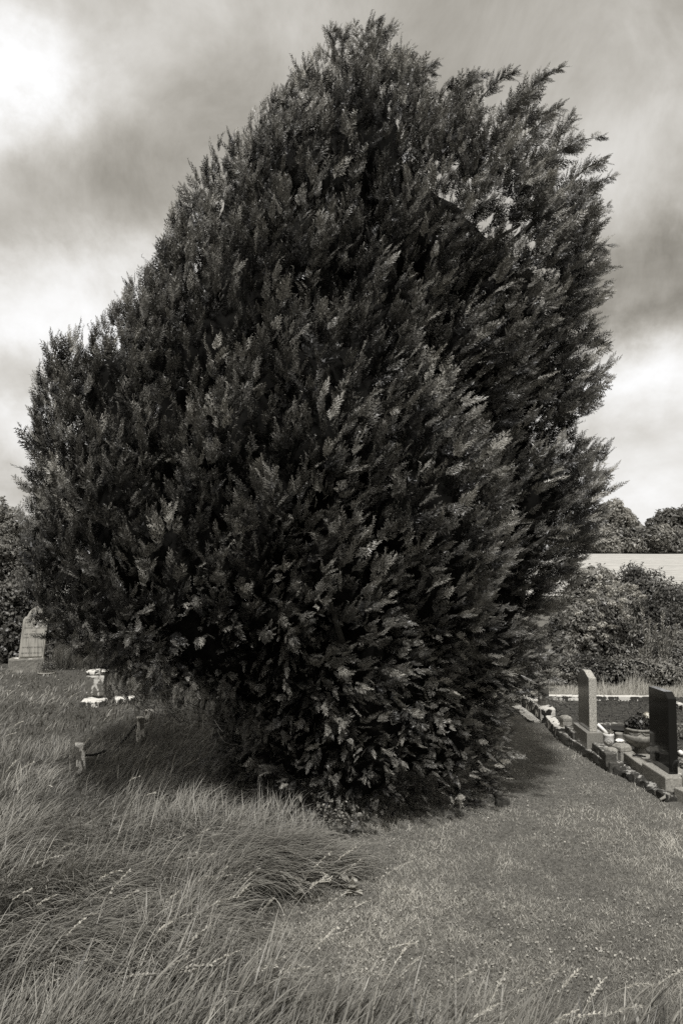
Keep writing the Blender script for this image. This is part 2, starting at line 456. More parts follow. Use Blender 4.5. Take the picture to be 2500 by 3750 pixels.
def build_tree():
    r = np.random.default_rng(11)
    root = empty('cypress_tree', (.25, TD, 0))
    tag(root, 'huge dark windswept cypress with a broad egg shaped crown down to the grass', 'tree')
    # anchors of the upright plumes, evenly spread by dart throwing
    N = 60000
    z = np.where(r.random(N) < .85, r.uniform(.10, 7.42, N), r.uniform(.05, 1.4, N)); th = r.uniform(-math.pi, math.pi, N)
    rad = np.interp(z, TAB[:, 0], TAB[:, 2])
    open_ = smooth((z - 5.4) / .8) * smooth(np.cos(th) * 1.3)
    keep = r.random(N) < np.maximum(rad / 2.85, .75 * (z < 1.3))
    # the far side of the crown is thinner stocked
    z, th = z[keep], th[keep]
    p, n = displaced(th, z)
    back = np.clip(n[:, 1], 0, 1)
    cell = {}; acc = []
    for i in range(len(p)):
        md = (.155 if z[i] > 1.4 else .125) + .12 * back[i] + .02 * float(smooth((z[i] - 5.4) / .8) * smooth(np.cos(th[i]) * 1.3))
        key = tuple((p[i] / .3).astype(int)); ok = True
        for a in (-1, 0, 1):
            for b in (-1, 0, 1):
                for c in (-1, 0, 1):
                    for j in cell.get((key[0] + a, key[1] + b, key[2] + c), ()):
                        if ((p[i] - p[j]) ** 2).sum() < md * md: ok = False; break
                    if not ok: break
                if not ok: break
            if not ok: break
        if ok: cell.setdefault(key, []).append(i); acc.append(i)
    acc = np.array(acc); p, n, z, back = p[acc], n[acc], z[acc], back[acc]
    na = len(p); print('plumes', na)
    up = np.interp(z, [.1, .9, 1.6, 2.6, 5, 8], [.10, .10, .35, .72, .85, 1.0])
    up = np.interp(z, [.1, 1.0, 1.8, 2.8, 5, 8], [.38, .42, .55, .78, .85, 1.0]) - .40 * smooth((2.2 - z) / 1.2) * smooth(-(p[:, 0] + .6) / 1.0)
    inn = np.interp(z, [0, 2, 8], [.85, .62, .50])
    wx = .20 + .18 * smooth((z - .8) / 1.0)
    g = unit(n * inn[:, None] + np.array([0, 0, 1.]) * up[:, None] + np.array([1., -.05, 0]) * wx[:, None] + r.normal(size=(na, 3)) * .16 + .28 * np.stack([vn(p, 1.1, 5), vn(p, 1.1, 6), 0 * z], -1))
    size = r.uniform(.75, 1.35, na) * (1 + .2 * vn(p, 1.5, 9)) * np.interp(z, [0, 1, 2, 8], [.85, 1, 1.05, 1.0])
    ptone = np.clip(.02 + .12 * vn(p, .9, 12) + .135 * r.gamma(1.2, 1.0, na), 0, 1)
    k = 8
    cnt = np.where(back > .35, 6, k)
    idx = np.repeat(np.arange(na), cnt)
    t = r.random(len(idx))
    G = g[idx]; sz = size[idx]
    rv = unit(r.normal(size=(len(idx), 3))); radv = unit(rv - G * (rv * G).sum(-1, keepdims=True))
    env = .060 * sz * np.clip(1.15 - t * 1.1, .08, 1)
    pos = p[idx] + G * ((t * .42 - .31) * sz)[:, None] + radv * env[:, None]
    dirs = unit(G * 1.0 + radv * (.50 * (1 - t * .7))[:, None] + r.normal(size=(len(idx), 3)) * .13)
    ln = (.225 * (1 - .35 * t) * r.uniform(.65, 1.35, len(idx))) * sz ** .7 * np.interp(z[idx], [0, 1.2, 2.4], [.60, .72, .96])
    tone = np.clip(ptone[idx] * .9 - .10 + .09 * r.gamma(1.2, 1.0, len(idx)) + .40 * (t - .45), 0, 1)  # sprays darker towards the plume base: shade between plumes put into the tone
    curl = r.uniform(-.10, .30, len(idx))
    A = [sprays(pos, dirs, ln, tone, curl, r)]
    # a lower, deeper layer that closes the clefts, toned darker as painted shade
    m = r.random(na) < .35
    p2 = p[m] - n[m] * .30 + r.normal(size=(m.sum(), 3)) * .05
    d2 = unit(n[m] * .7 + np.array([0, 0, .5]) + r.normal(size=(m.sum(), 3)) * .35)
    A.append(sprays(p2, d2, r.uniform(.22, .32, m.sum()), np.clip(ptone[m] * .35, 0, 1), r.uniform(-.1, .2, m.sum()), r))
    # leading shoots thrown up and to the right by the wind
    bmb = bmesh.new()
    shoots = [((1190, 300), (1298, 150), 8.3), ((1215, 290), (1250, 165), 8.5), ((1090, 300), (1188, 163), 8.1), ((1040, 290), (1118, 168), 8.4), ((1060, 300), (1090, 165), 7.9),
              ((930, 230), (1010, 142), 8.2), ((900, 200), (950, 112), 8.3), ((1225, 350), (1295, 240), 8.0), ((1265, 400), (1385, 315), 8.3), ((1280, 380), (1318, 262), 8.6),
              ((1300, 480), (1400, 362), 8.2), ((1320, 520), (1418, 400), 8.5), ((1310, 580), (1400, 470), 8.1), ((1310, 640), (1408, 560), 8.4), ((1300, 700), (1405, 610), 8.2), ((1290, 730), (1400, 670), 8.2),
              ((840, 150), (910, 62), 8.2), ((830, 140), (870, 48), 8.1), ((775, 150), (765, 68), 8.2), ((790, 150), (800, 66), 8.4), ((960, 250), (1000, 160), 8.5),
              ((1150, 330), (1225, 215), 7.8), ((1000, 300), (1040, 190), 8.3), ((650, 290), (640, 255), 8.0), 
              
              ((1310, 900), (1392, 860), 8.2), ((1300, 950), (1385, 905), 8.1), ((1330, 800), (1398, 790), 8.4), ((1350, 1120), (1398, 1085), 8.2), ((1340, 1060), (1375, 1040), 8.3),
              
              ((1240, 420), (1330, 330), 7.9), ((1180, 360), (1265, 255), 7.7), ((870, 200), (925, 120), 7.9), ((710, 200), (700, 165), 8.1)]
    SP, SDr, SL, ST = [], [], [], []
    for (b, tip, dd) in shoots:
        a = np.array(Dp(b[0] * s_, b[1] * s_, dd)); e = np.array(Dp(tip[0] * s_, tip[1] * s_, dd + .1))
        v = e - a; Ln = np.linalg.norm(v); a = a - v * .35
        side = np.array([1., 0, 0]) * Ln * .10; liftv = np.array([0, 0, 1.]) * Ln * .20
        pts = [a + (e - a) * t_ + liftv * math.sin(math.pi * t_) - side * math.sin(math.pi * t_) * .6 for t_ in np.linspace(0, 1, 9)]
        tube(bmb, [tuple(q) for q in pts], .014, .003, 5)
        pts = np.array(pts); big = Ln > .35
        ns = int(34 * max(Ln, .3)) + 6
        tt = np.sort(r.uniform(.12, .98, ns)); q = np.stack([np.interp(tt * 8, np.arange(9), pts[:, c]) for c in range(3)], -1)
        dv = unit(np.gradient(pts, axis=0)); dq = unit(np.stack([np.interp(tt * 8, np.arange(9), dv[:, c]) for c in range(3)], -1))
        rr = unit(r.normal(size=(ns, 3))); rr = unit(rr - dq * (rr * dq).sum(-1, keepdims=True))
        SP.append(q); SDr.append(unit(dq * .9 + rr * .65 + np.array([.12, 0, -.05])))
        SL.append((.26 * (1 - tt) + .10) * r.uniform(.8, 1.15, ns)); ST.append(np.clip(.22 + r.normal(0, .12, ns), 0, 1))
    SP, SDr, SL, ST = map(np.concatenate, (SP, SDr, SL, ST))
    A.append(sprays(SP, SDr, SL, ST, r.uniform(-.1, .25, len(SP)), r))
    V = np.concatenate([a[0] for a in A]); T = np.concatenate([a[1] for a in A])
    print('crown tris', len(V) // 3)
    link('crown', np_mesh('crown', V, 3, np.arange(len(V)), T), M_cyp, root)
    # lumpy hull for the dense interior, shade put into its near-black colour
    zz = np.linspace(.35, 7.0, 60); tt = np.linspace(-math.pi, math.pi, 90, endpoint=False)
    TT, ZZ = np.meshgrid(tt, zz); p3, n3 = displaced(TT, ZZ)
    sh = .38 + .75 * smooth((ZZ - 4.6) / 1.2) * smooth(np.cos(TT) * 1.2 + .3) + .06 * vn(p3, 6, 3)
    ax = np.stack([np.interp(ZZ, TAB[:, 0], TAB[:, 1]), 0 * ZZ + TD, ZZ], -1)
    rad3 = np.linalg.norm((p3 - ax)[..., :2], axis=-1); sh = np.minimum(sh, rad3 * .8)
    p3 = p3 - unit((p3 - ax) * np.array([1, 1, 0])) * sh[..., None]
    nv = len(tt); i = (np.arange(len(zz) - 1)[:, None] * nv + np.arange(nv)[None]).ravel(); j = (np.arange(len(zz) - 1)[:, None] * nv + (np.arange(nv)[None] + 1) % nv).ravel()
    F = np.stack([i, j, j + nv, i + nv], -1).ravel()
    link('shade_core', np_mesh('shade_core', p3.reshape(-1, 3), 4, F, None, True), M_inner, root)
    # trunk and limbs
    bm = bmesh.new()
    tube(bm, [(.3, TD, -.1), (.28, TD, .6), (.2, TD + .05, 1.8), (.1, TD, 3.4), (.35, TD, 5.2), (.3, TD, 6.9), (.28, TD - .02, 7.7)], .26, .03, 12)
    from_bm('trunk', bm, M_bark, root, True)
    for q in range(26):
        a = q * 2.4; z0 = .5 + q * .22; end, _ = displaced(np.array([a]), np.array([min(z0 + 1.0, 7.2)])); end = end[0]
        tube(bmb, [(.25, TD, z0), tuple(np.array([.25, TD, z0]) * .5 + end * .5 + np.array([0, 0, -.15])), tuple(end)], .07, .015, 6)
    from_bm('branches', bmb, M_bark, root)
    # bare wiry twigs hanging under the left lobe
    bm = bmesh.new()
    for q in range(110):
        x, y = r.uniform(400, 800), 0
        y = np.interp(x, [330, 480, 600, 720, 900], [2500, 2560, 2600, 2640, 2790]) + r.uniform(-60, 10)
        dd = r.uniform(6.4, 7.6); a = np.array(Dp(x, y, dd)); d = np.array([r.uniform(-.2, .25), r.uniform(-.1, .1), r.uniform(-.12, .06)])
        c = np.array([r.uniform(-.03, .08), 0, -r.uniform(.0, .10)])
        pts = [tuple(a + d * t_ + c * math.sin(t_ * 3)) for t_ in (0, .25, .5, .75, 1)]
        tube(bm, pts, .0032, .0015, 3)
    from_bm('bare_twigs', bm, M_bark, root)
build_tree()

# ------------------------------------------------------------------ grass
def blades(x, y, h, w, lean, a0, kap, tone, seg=4, r=rng, zoff=None, twist=.5):
    n = len(x); t = np.linspace(0, 1, seg + 1)[None]
    A = a0[:, None] + kap[:, None] * t
    kk = np.where(np.abs(kap) < .05, .05, kap)[:, None]; A = a0[:, None] + kk * t
    hx = (np.cos(a0[:, None]) - np.cos(A)) / kk; hz = (np.sin(A) - np.sin(a0[:, None])) / kk
    z0 = terr(x, y) if zoff is None else zoff
    hz = np.maximum(hz * h[:, None], -.01 + 0 * hz)
    cl, sl_ = np.cos(lean)[:, None], np.sin(lean)[:, None]
    X = x[:, None] + hx * h[:, None] * cl; Y = y[:, None] + hx * h[:, None] * sl_; Z = z0[:, None] + hz
    wa = lean + math.pi / 2 + r.uniform(-twist, twist, n); wt = w[:, None] * (1 - t ** 1.6) * .5 * (.6 + .8 * np.sqrt(np.clip(t * 4, 0, 1)) * .5)
    dx, dy = np.cos(wa)[:, None] * wt, np.sin(wa)[:, None] * wt
    Lf = np.stack([X - dx, Y - dy, Z], -1); Rt = np.stack([X + dx, Y + dy, Z + .15 * wt], -1)
    V = np.concatenate([Lf, Rt], 1)           # n, 2(seg+1), 3
    m = seg + 1; i = np.arange(seg)
    q = np.stack([i, i + m, i + m + 1, i + 1], -1).ravel()
    F = (np.arange(n)[:, None] * 2 * m + q[None]).ravel()
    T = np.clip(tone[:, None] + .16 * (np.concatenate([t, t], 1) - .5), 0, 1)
    return V.reshape(-1, 3), F, T.ravel()
def merge(parts):
    Vs, Fs, Ts = [], [], []; o = 0
    for V, F, T in parts: Vs.append(V); Fs.append(F + o); Ts.append(T); o += len(V)
    return np.concatenate(Vs), np.concatenate(Fs), np.concatenate(Ts)
def fan(n, d0, d1, pw, r, margin=1.0, xl=None, xr=None):
    u = r.random(n); q = 1 - pw
    d = (d0 ** q + u * (d1 ** q - d0 ** q)) ** (1 / q)
    a = -.4285 * d - margin if xl is None else xl + 0 * d; b = .4285 * d + margin if xr is None else xr + 0 * d
    return a + r.random(n) * (b - a), d
def in_crown_foot(x, y):
    return ((x - .35) ** 2 + (y - TD) ** 2) < .6 ** 2
def plot_area(x, y):
    """the raised grave plots right of the kerb line"""
    kx = np.interp(y, [0, 7.5, 9.3, 10.3, 12.5, 15], [3.4, 3.05, 2.88, 2.72, 2.85, 3.0])
    return (x > kx) & (y < 12.75)
def long_grass():
    r = np.random.default_rng(21); parts = []
    x, y = fan(100000, 3.0, 17, 1.35, r)
    lg = longness(x, y); dens = smooth((lg + .03) / .22)
    m = (r.random(len(x)) < dens) & ~in_crown_foot(x, y); x, y, lg = x[m], y[m], lg[m]
    q = np.stack([x, y, 0 * x], -1)
    cl = vn(q, 2.2, 3); cl2 = vn(q, .9, 8)
    h = (.22 + .10 * cl + .06 * cl2) * r.uniform(.6, 1.35, len(x)) * (.45 + .55 * smooth(lg / .5))
    h *= np.where(y < 5.6, 1.35, 1.15) * np.interp(y, [7.2, 8.4, 12, 14.5, 17], [1, .6, .5, .32, .3])
    w = (.0085 * r.uniform(.5, 1.3, len(x)) * np.where(r.random(len(x)) < .12, 1.9, 1.0)) * np.maximum(1, y / 8)
    lean = -.1 + 1.2 * vn(q, 1.3, 15) + .8 * cl + r.normal(0, .75, len(x))
    a0 = np.clip(.35 + .35 * cl2 + r.normal(0, .25, len(x)), 0, 1.3); kap = r.uniform(.4, 1.5, len(x))
    tone = np.clip(.40 + .12 * cl2 + .14 * cl + r.normal(0, .20, len(x)), 0, 1)
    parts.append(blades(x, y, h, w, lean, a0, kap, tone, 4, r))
    # the combed tussocks that spill over the mown edge
    for px, py, sp, n, hh in ((900, 3200, .5, 4200, .42), (1080, 3200, .35, 2200, .36), (640, 3080, .5, 2600, .34), (820, 3260, .35, 2000, .34), (400, 3300, .6, 3000, .4), (150, 3150, .6, 2600, .34), (700, 2950, .4, 1600, .34), (500, 3500, .6, 2600, .4), (200, 3560, .5, 2600, .42)):
        c = P(px, py); n = int(n * .62); x = c.x + r.normal(0, sp * .5, n); y = c.y + r.normal(0, sp * .4, n)
        h = hh * r.uniform(.6, 1.25, n); w = .0105 * r.uniform(.5, 1.4, n)
        lean = -.45 + r.normal(0, .3, n) + .5 * vn(np.stack([x, y, 0 * x], -1), 3, 2)
        parts.append(blades(x, y, h, w, lean, r.uniform(.2, .7, n), r.uniform(.9, 1.9, n), np.clip(.5 + r.normal(0, .2, n), 0, 1), 6, r))
    V, F, T = merge(parts)
    tag(link('long_grass', np_mesh('long_grass', V, 4, F, T), M_grass), 'long windblown grass left unmown on the left of the big tree', 'grass', kind='stuff')
    # foreground fringe along the camera's feet
    parts = []
    n = 8200; x = r.uniform(-3.2, 3.4, n); y = r.uniform(2.6, 4.25, n); q = np.stack([x, y, 0 * x], -1)
    edge = 3.93 + .14 * vn(q, 1.6, 7) + np.interp(x, [-2, -.6, .4, 1.6], [.9, .35, .0, .1])
    m = y < edge; x, y, q = x[m], y[m], q[m]; n = len(x)
    cl = vn(q, 2.5, 9)
    h = (.37 + .12 * cl) * r.uniform(.55, 1.3, n); w = .0115 * r.uniform(.35, 1.3, n) * np.where(r.random(n) < .15, 1.8, 1.0)
    lean = .1 + .5 * vn(q, 1.2, 10) + r.normal(0, .55, n)
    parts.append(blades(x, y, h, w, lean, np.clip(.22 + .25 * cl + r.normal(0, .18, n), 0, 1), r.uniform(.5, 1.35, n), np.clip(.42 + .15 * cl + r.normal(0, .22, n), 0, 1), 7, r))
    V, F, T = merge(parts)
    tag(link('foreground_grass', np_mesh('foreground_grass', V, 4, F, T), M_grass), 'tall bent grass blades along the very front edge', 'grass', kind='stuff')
long_grass()

def seed_heads():
    """flowering stems: a thin culm with overlapping spikelets at its nodding tip"""
    r = np.random.default_rng(5); V, T = [], []
    spots = []
    for k in range(95):
        if k < 60: px, py = r.uniform(-50, 1300), r.uniform(3230, 3760)
        elif k < 78: px, py = r.uniform(1300, 2550), r.uniform(3700, 3950)
        else: px, py = r.uniform(-50, 900), r.uniform(2600, 3200)
        spots.append((px, py))
    for px, py in spots:
        c = np.array(P(px, py)); c[2] = float(terr(c[0], c[1])); H = r.uniform(.30, .55) if py > 3200 else r.uniform(.3, .5)
        lean = r.normal(.05, .35); a0 = r.uniform(.25, .9); ka = r.uniform(.4, 1.1); tt = np.linspace(0, 1, 25)
        A = a0 + ka * tt; d = np.stack([np.sin(A) * math.cos(lean), np.sin(A) * math.sin(lean), np.cos(A)], -1) * H / 24
        pts = c + np.concatenate([[[0, 0, 0]], np.cumsum(d[:-1], 0)])
        s = np.array([-math.sin(lean), math.cos(lean), 0]); tn = r.uniform(.5, .95)
        for a, b in zip(pts[:-1], pts[1:]):
            V += [a - s * .0018, a + s * .0018, b + s * .0018, a - s * .0018, b + s * .0018, b - s * .0018]; T += [tn * .8] * 6
        dd = unit(d)
        for i in range(16, 25):
            for sg in (-1, 1, 1, -1):
                o = pts[i]; v = unit((dd[i] * .8 + s * sg * r.uniform(.2, .6) + r.normal(size=3) * .22)[None])[0] * r.uniform(.014, .026)
                wv = np.cross(v, r.normal(size=3)); wv = wv / np.linalg.norm(wv) * .0036
                V += [o, o + v * .5 + wv, o + v, o, o + v, o + v * .5 - wv]; T += [tn] * 6
    V = np.array(V)
    tag(link('grass_seed_heads', np_mesh('grass_seed_heads', V, 3, np.arange(len(V)), np.array(T)), M_dry), 'pale nodding seed heads standing above the long grass', 'grass', kind='stuff')
seed_heads()

def lawn():
    r = np.random.default_rng(31)
    x, y = fan(330000, 3.2, 13.5, 1.9, r, .6)
    lg = longness(x, y)
    m = (lg < .12) & ~plot_area(x, y); x, y = x[m], y[m]; n = len(x)
    q = np.stack([x, y, 0 * x], -1)
    a = vn(q, 1.1, 1); b = vn(q, 3.5, 2); c = vn(q, 11, 3)
    h = (.026 + .009 * a + .010 * b + .006 * c) * r.uniform(.6, 1.5, n); w = .0035 * r.uniform(.6, 1.5, n) * np.maximum(1, y / 5)
    lean = r.uniform(-math.pi, math.pi, n)
    tone = np.clip(.36 + .32 * a + .30 * b + .20 * c + r.normal(0, .14, n), 0, 1)
    V, F, T = blades(x, y, h, w, lean, r.uniform(.1, .9, n), r.uniform(.2, 1.2, n), tone, 2, r, twist=1.5)
    tag(link('lawn_grass', np_mesh('lawn_grass', V, 4, F, T), M_lawn), 'short mown grass path between the tree and the graves', 'lawn', kind='stuff')
    # clover and small flat leaves through the turf
    n = 14000; x, y = fan(n, 3.3, 9, 1.9, r, .5); q = np.stack([x, y, 0 * x], -1)
    m = (longness(x, y) < .05) & (vn(q, 1.7, 6) > .0) & ~plot_area(x, y); x, y = x[m], y[m]; n = len(x)
    c = np.stack([x, y, terr(x, y) + r.uniform(.008, .028, n)], -1)
    nrm = unit(np.stack([r.normal(0, .35, n), r.normal(0, .35, n), np.ones(n)], -1)); a = unit(np.cross(nrm, r.normal(size=(n, 3)))); b = np.cross(nrm, a)
    s = r.uniform(.005, .011, n)[:, None]
    V = np.stack([c - a * s, c - a * s * .2 + b * s * .8, c + a * s, c - a * s * .2 - b * s * .8], 1).reshape(-1, 3)
    T = np.repeat(np.clip(.32 + r.normal(0, .2, n), 0, 1), 4)
    tag(link('clover_leaves', np_mesh('clover_leaves', V, 4, np.arange(len(V)), T), M_lawn), 'small flat clover leaves scattered through the mown turf', 'ground cover', kind='stuff')
lawn()

def back_grass():
    r = np.random.default_rng(41); n = 30000
    x = r.uniform(-1.5, 9, n); y = r.uniform(12.85, 13.9, n) ; q = np.stack([x, y, 0 * x], -1); cl = vn(q, 1.3, 2)
    tall = np.exp(-((x - 4.95) / .14) ** 2) * .45 + np.exp(-((x - 3.3) / .12) ** 2) * .25 + np.exp(-((x - 5.9) / .16) ** 2) * .3 + np.exp(-((x - 4.4) / .06) ** 2) * .25
    h = (.12 + .04 * cl + .7 * tall * r.random(n)) * r.uniform(.6, 1.3, n); w = .008 * r.uniform(.6, 1.3, n)
    V, F, T = blades(x, y, h, w, r.normal(0, .9, n), np.clip(.2 + r.normal(0, .2, n), 0, 1), r.uniform(.2, .9, n), np.clip(.5 + r.normal(0, .2, n), 0, 1), 3, r)
    tag(link('dry_grass', np_mesh('dry_grass', V, 4, F, T), M_dry), 'strip of pale dry grass behind the white lichened back kerb', 'grass', kind='stuff')
back_grass()

# ------------------------------------------------------------------ stones
def prism(name, foot, z0, z1, m, parent=None, bevel=.008, rough=0.0, cuts=0, top=None, seed=0):
    """foot = 4 ground points (x, y) ; optional top footprint ; rough = noise amplitude of a weathered face"""
    bm = bmesh.new(); top = top or foot
    f = [(q[0], q[1]) for q in foot]
    ar = sum(f[i][0] * f[(i + 1) % len(f)][1] - f[(i + 1) % len(f)][0] * f[i][1] for i in range(len(f)))
    if ar < 0: foot = foot[::-1]; top = top[::-1]
    z1s = z1 if isinstance(z1, (list, tuple)) else [z1] * len(foot)
    if ar < 0 and isinstance(z1, (list, tuple)): z1s = list(z1)[::-1]
    b = [bm.verts.new((q[0], q[1], z0)) for q in foot]; t = [bm.verts.new((q[0], q[1], z1s[i])) for i, q in enumerate(top)]
    n = len(b)
    bm.faces.new(b[::-1]); bm.faces.new(t)
    for i in range(n): bm.faces.new((b[i], b[(i + 1) % n], t[(i + 1) % n], t[i]))
    if bevel: bmesh.ops.bevel(bm, geom=bm.edges[:], offset=bevel, segments=2, affect='EDGES', profile=.6)
    if cuts:
        for _ in range(cuts):
            es = [e for e in bm.edges if e.calc_length() > .05]
            if not es: break
            bmesh.ops.subdivide_edges(bm, edges=es, cuts=1, use_grid_fill=True)
        bmesh.ops.triangulate(bm, faces=[q for q in bm.faces if len(q.verts) > 4])
    if rough:
        for v in bm.verts:
            d = mnoise.noise_vector(v.co * 7 + Vector((seed, seed * 2, 0))) * rough + mnoise.noise_vector(v.co * 22 + Vector((seed, 0, 3))) * rough * .5
            v.co += d
    return from_bm(name, bm, m, parent)
def xy(px, py, z=0.0):
    q = P(px, py, z); return (q.x, q.y)
def off(p, v, s): return (p[0] + v[0] * s, p[1] + v[1] * s)
def nrm2(a, b):
    d = (b[0] - a[0], b[1] - a[1]); l = math.hypot(*d); return (d[0] / l, d[1] / l)
def centre(q): return (sum(a[0] for a in q) / len(q), sum(a[1] for a in q) / len(q), 0)

def strip(name, a, b, width, z0, z1, m, label=None, cat='kerb', side=1, bevel=.008, rough=0, cuts=0, group=None, seed=0):
    """kerb whose outer (left) bottom edge runs from a to b; thickness goes to the right of a->b when side=1"""
    d = nrm2(a, b); n = (d[1] * side, -d[0] * side)
    o = prism(name, [a, b, off(b, n, width), off(a, n, width)], z0, z1, m, None, bevel, rough, cuts, seed=seed)
    if label: tag(o, label, cat, group)
    return o

ZT = .10   # height of the raised plots above the lawn
# plot surface (dark gravelly soil) and its low revetment
def plots():
    gx = np.linspace(2.0, 9.5, 76); gy = np.linspace(7.0, 12.75, 60); X, Y = np.meshgrid(gx, gy)
    kx = np.interp(Y, [7, 7.5, 9.3, 10.3, 12.75], [3.28, 3.22, 3.0, 2.86, 3.0]); X = np.maximum(X, kx)
    Z = ZT - .02 + .012 * vn(np.stack([X, Y, 0 * X], -1), 6, 2) + .006 * vn(np.stack([X, Y, 0 * X], -1), 19, 2)
    Z = np.where(Y < 8.4, np.minimum(Z, .085), Z)
    V = np.stack([X, Y, Z], -1).reshape(-1, 3); nx, ny = len(gx), len(gy)
    i = (np.arange(ny - 1)[:, None] * nx + np.arange(nx - 1)[None]).ravel(); F = np.stack([i, i + 1, i + 1 + nx, i + nx], -1).ravel()
    k = Mat('dark_grave_gravel', .95, .1); v = k.N.new('ShaderNodeTexVoronoi'); v.inputs['Scale'].default_value = 38
    k.lk(k.tc.outputs['Object'], v.inputs['Vector']); n = k.noise(14, 6)
    k.col(k.mix(.5, k.ramp(v.outputs['Distance'], [(.1, .11), (.6, .02)]), k.ramp(n, [(.35, .025), (.7, .12)]))); k.bump(v.outputs['Distance'], .7, .02)
    tag(link('grave_plot_ground', np_mesh('grave_plot_ground', V, 4, F, None, True), k.m), kind='structure')
    r = np.random.default_rng(8); n = 5200
    x = r.uniform(2.95, 6.5, n); y = r.uniform(7.2, 12.7, n); kx = np.interp(y, [7, 7.5, 9.3, 10.3, 12.75], [3.32, 3.26, 3.06, 2.95, 3.05]); m = (x > kx); x, y = x[m], y[m]; n = len(x)
    V = []; F = []; T = []
    base = np.array([(1, 0, 0), (0, 1, 0), (-1, 0, 0), (0, -1, 0), (0, 0, 1), (0, 0, -1)], float); tri = [(0, 1, 4), (1, 2, 4), (2, 3, 4), (3, 0, 4), (1, 0, 5), (2, 1, 5), (3, 2, 5), (0, 3, 5)]
    s = r.uniform(.006, .018, n); rot = unit(r.normal(size=(n, 3)))
    b = base[None] * s[:, None, None] * r.uniform(.6, 1.2, (n, 6, 1)) * np.array([1, 1, .7])
    c, sn = np.cos(rot[:, 0] * 6), np.sin(rot[:, 0] * 6)
    bx = b[..., 0] * c[:, None] - b[..., 1] * sn[:, None]; by = b[..., 0] * sn[:, None] + b[..., 1] * c[:, None]
    V = np.stack([bx + x[:, None], by + y[:, None], b[..., 2] + ZT - .005], -1).reshape(-1, 3)
    F = (np.arange(n)[:, None] * 6 + np.array(tri).ravel()[None]).ravel()
    tag(link('loose_gravel', np_mesh('loose_gravel', V, 3, F, np.repeat(np.clip(r.normal(.35, .25, n), 0, 1), 6)), M_leafd), 'loose pebbles strewn over the dark grave plots', 'gravel', kind='stuff')
plots()

KG = 'kerb stones edging the graves by the path'
# dark revetment kerb beside the grey headstone
A0, A1 = xy(2038, 2712), xy(2229, 2832)
strip('grave_kerb', A1, A0, .17, -.05, .115, M_concd, 'low dark mossy kerb running below the grey granite headstone', side=1, rough=.014, cuts=4, bevel=.012, group=KG, seed=2)
# white lichened kerb continuing away
B0, B1 = xy(2036, 2706), xy(1994, 2655)
strip('grave_kerb', B0, B1, .12, -.05, .13, M_lich_hi, 'white lichened kerb between the dark kerb and the striped stone block', side=1, rough=.010, cuts=4, bevel=.01, group=KG, seed=5)
# rubble edge below the near kerb
C0, C1 = xy(2440, 2940), xy(2229, 2825)
strip('grave_kerb', C0, C1, .16, -.05, .07, M_moss, 'crumbled mossy rubble kerb under the near concrete kerb', side=1, rough=.035, cuts=5, bevel=.015, group=KG, seed=8)

# black headstone on its concrete plinth
def black_stone():
    a = xy(2436, 2926); dpt = a[1]; zt = Dp(2436, 2847, dpt).z
    b = P(2348, 2792, zt); c = P(2500, 2845, zt)
    w = nrm2(a, (b.x, b.y)); L = math.hypot(b.x - a[0], b.y - a[1]); n = (-w[1], w[0]) if -w[1] > 0 else (w[1], -w[0])
    root = empty('black_headstone', (a[0] + w[0] * L / 2 + n[0] * .12, a[1] + w[1] * L / 2 + n[1] * .12, 0))
    tag(root, 'polished black granite headstone with a slanting top on a concrete plinth', 'headstone')
    W2 = .30
    prism('plinth', [a, (b.x, b.y), off((b.x, b.y), n, W2), off(a, n, W2)], -.03, zt, M_conc, root, .012)
    # slab, standing on the plinth
    p0 = P(2449, 2836, zt); p1 = P(2378, 2788, zt); base = (p0.x, p0.y); w2 = nrm2(base, (p1.x, p1.y)); Ls = math.hypot(p1.x - p0.x, p1.y - p0.y)
    n2 = (-w2[1], w2[0]) if -w2[1] > 0 else (w2[1], -w2[0])
    hN = Dp(2447, 2560, p0.y).z; hM = Dp(2447, 2537, p0.y + .02).z; hF = Dp(2384, 2513, p1.y).z
    th = .085
    prof = [(0, zt + .002), (Ls, zt + .002), (Ls, hF), (.0 + .09, hM), (0, hN)]
    bm = bmesh.new()
    lo = [bm.verts.new((base[0] + w2[0] * s, base[1] + w2[1] * s, z)) for s, z in prof]
    hi = [bm.verts.new((base[0] + w2[0] * s + n2[0] * th, base[1] + w2[1] * s + n2[1] * th, z)) for s, z in prof]
    k = len(prof); bm.faces.new(lo); bm.faces.new(hi[::-1])
    for i in range(k): bm.faces.new((lo[i], hi[i], hi[(i + 1) % k], lo[(i + 1) % k]))
    bmesh.ops.recalc_face_normals(bm, faces=bm.faces[:])
    bmesh.ops.bevel(bm, geom=bm.edges[:], offset=.004, segments=2, affect='EDGES')
    from_bm('slab', bm, M_blk, root)
    return a, w, n, (b.x, b.y), zt
bk = black_stone()

# kerb from the black plinth to the near capped posts, and the kerb leaving to the right edge
a, w, n, b, zt = bk
q1 = b; q0 = xy(2262, 2796)
e = nrm2(q1, q0); nn = (-e[1], e[0]) if -e[1] > 0 else (e[1], -e[0])
q1s = off(q1, e, .004)
tag(prism('grave_kerb', [q1s, q0, off(q0, nn, .12), off(q1s, nn, .12)], .04, .17, M_conc, None, .010), 'smooth grey concrete kerb between the black stone plinth and the capped posts', 'kerb', KG)
r0 = xy(2466, 2932); r1 = xy(2640, 3010)
e = nrm2(r0, r1); nn2 = (-e[1], e[0]) if -e[1] > 0 else (e[1], -e[0])
tag(prism('grave_kerb', [r0, r1, off(r1, nn2, .12), off(r0, nn2, .12)], -.03, .125, M_conc, None, .010), 'concrete kerb leaving the black stone plinth at the right edge', 'kerb', KG)

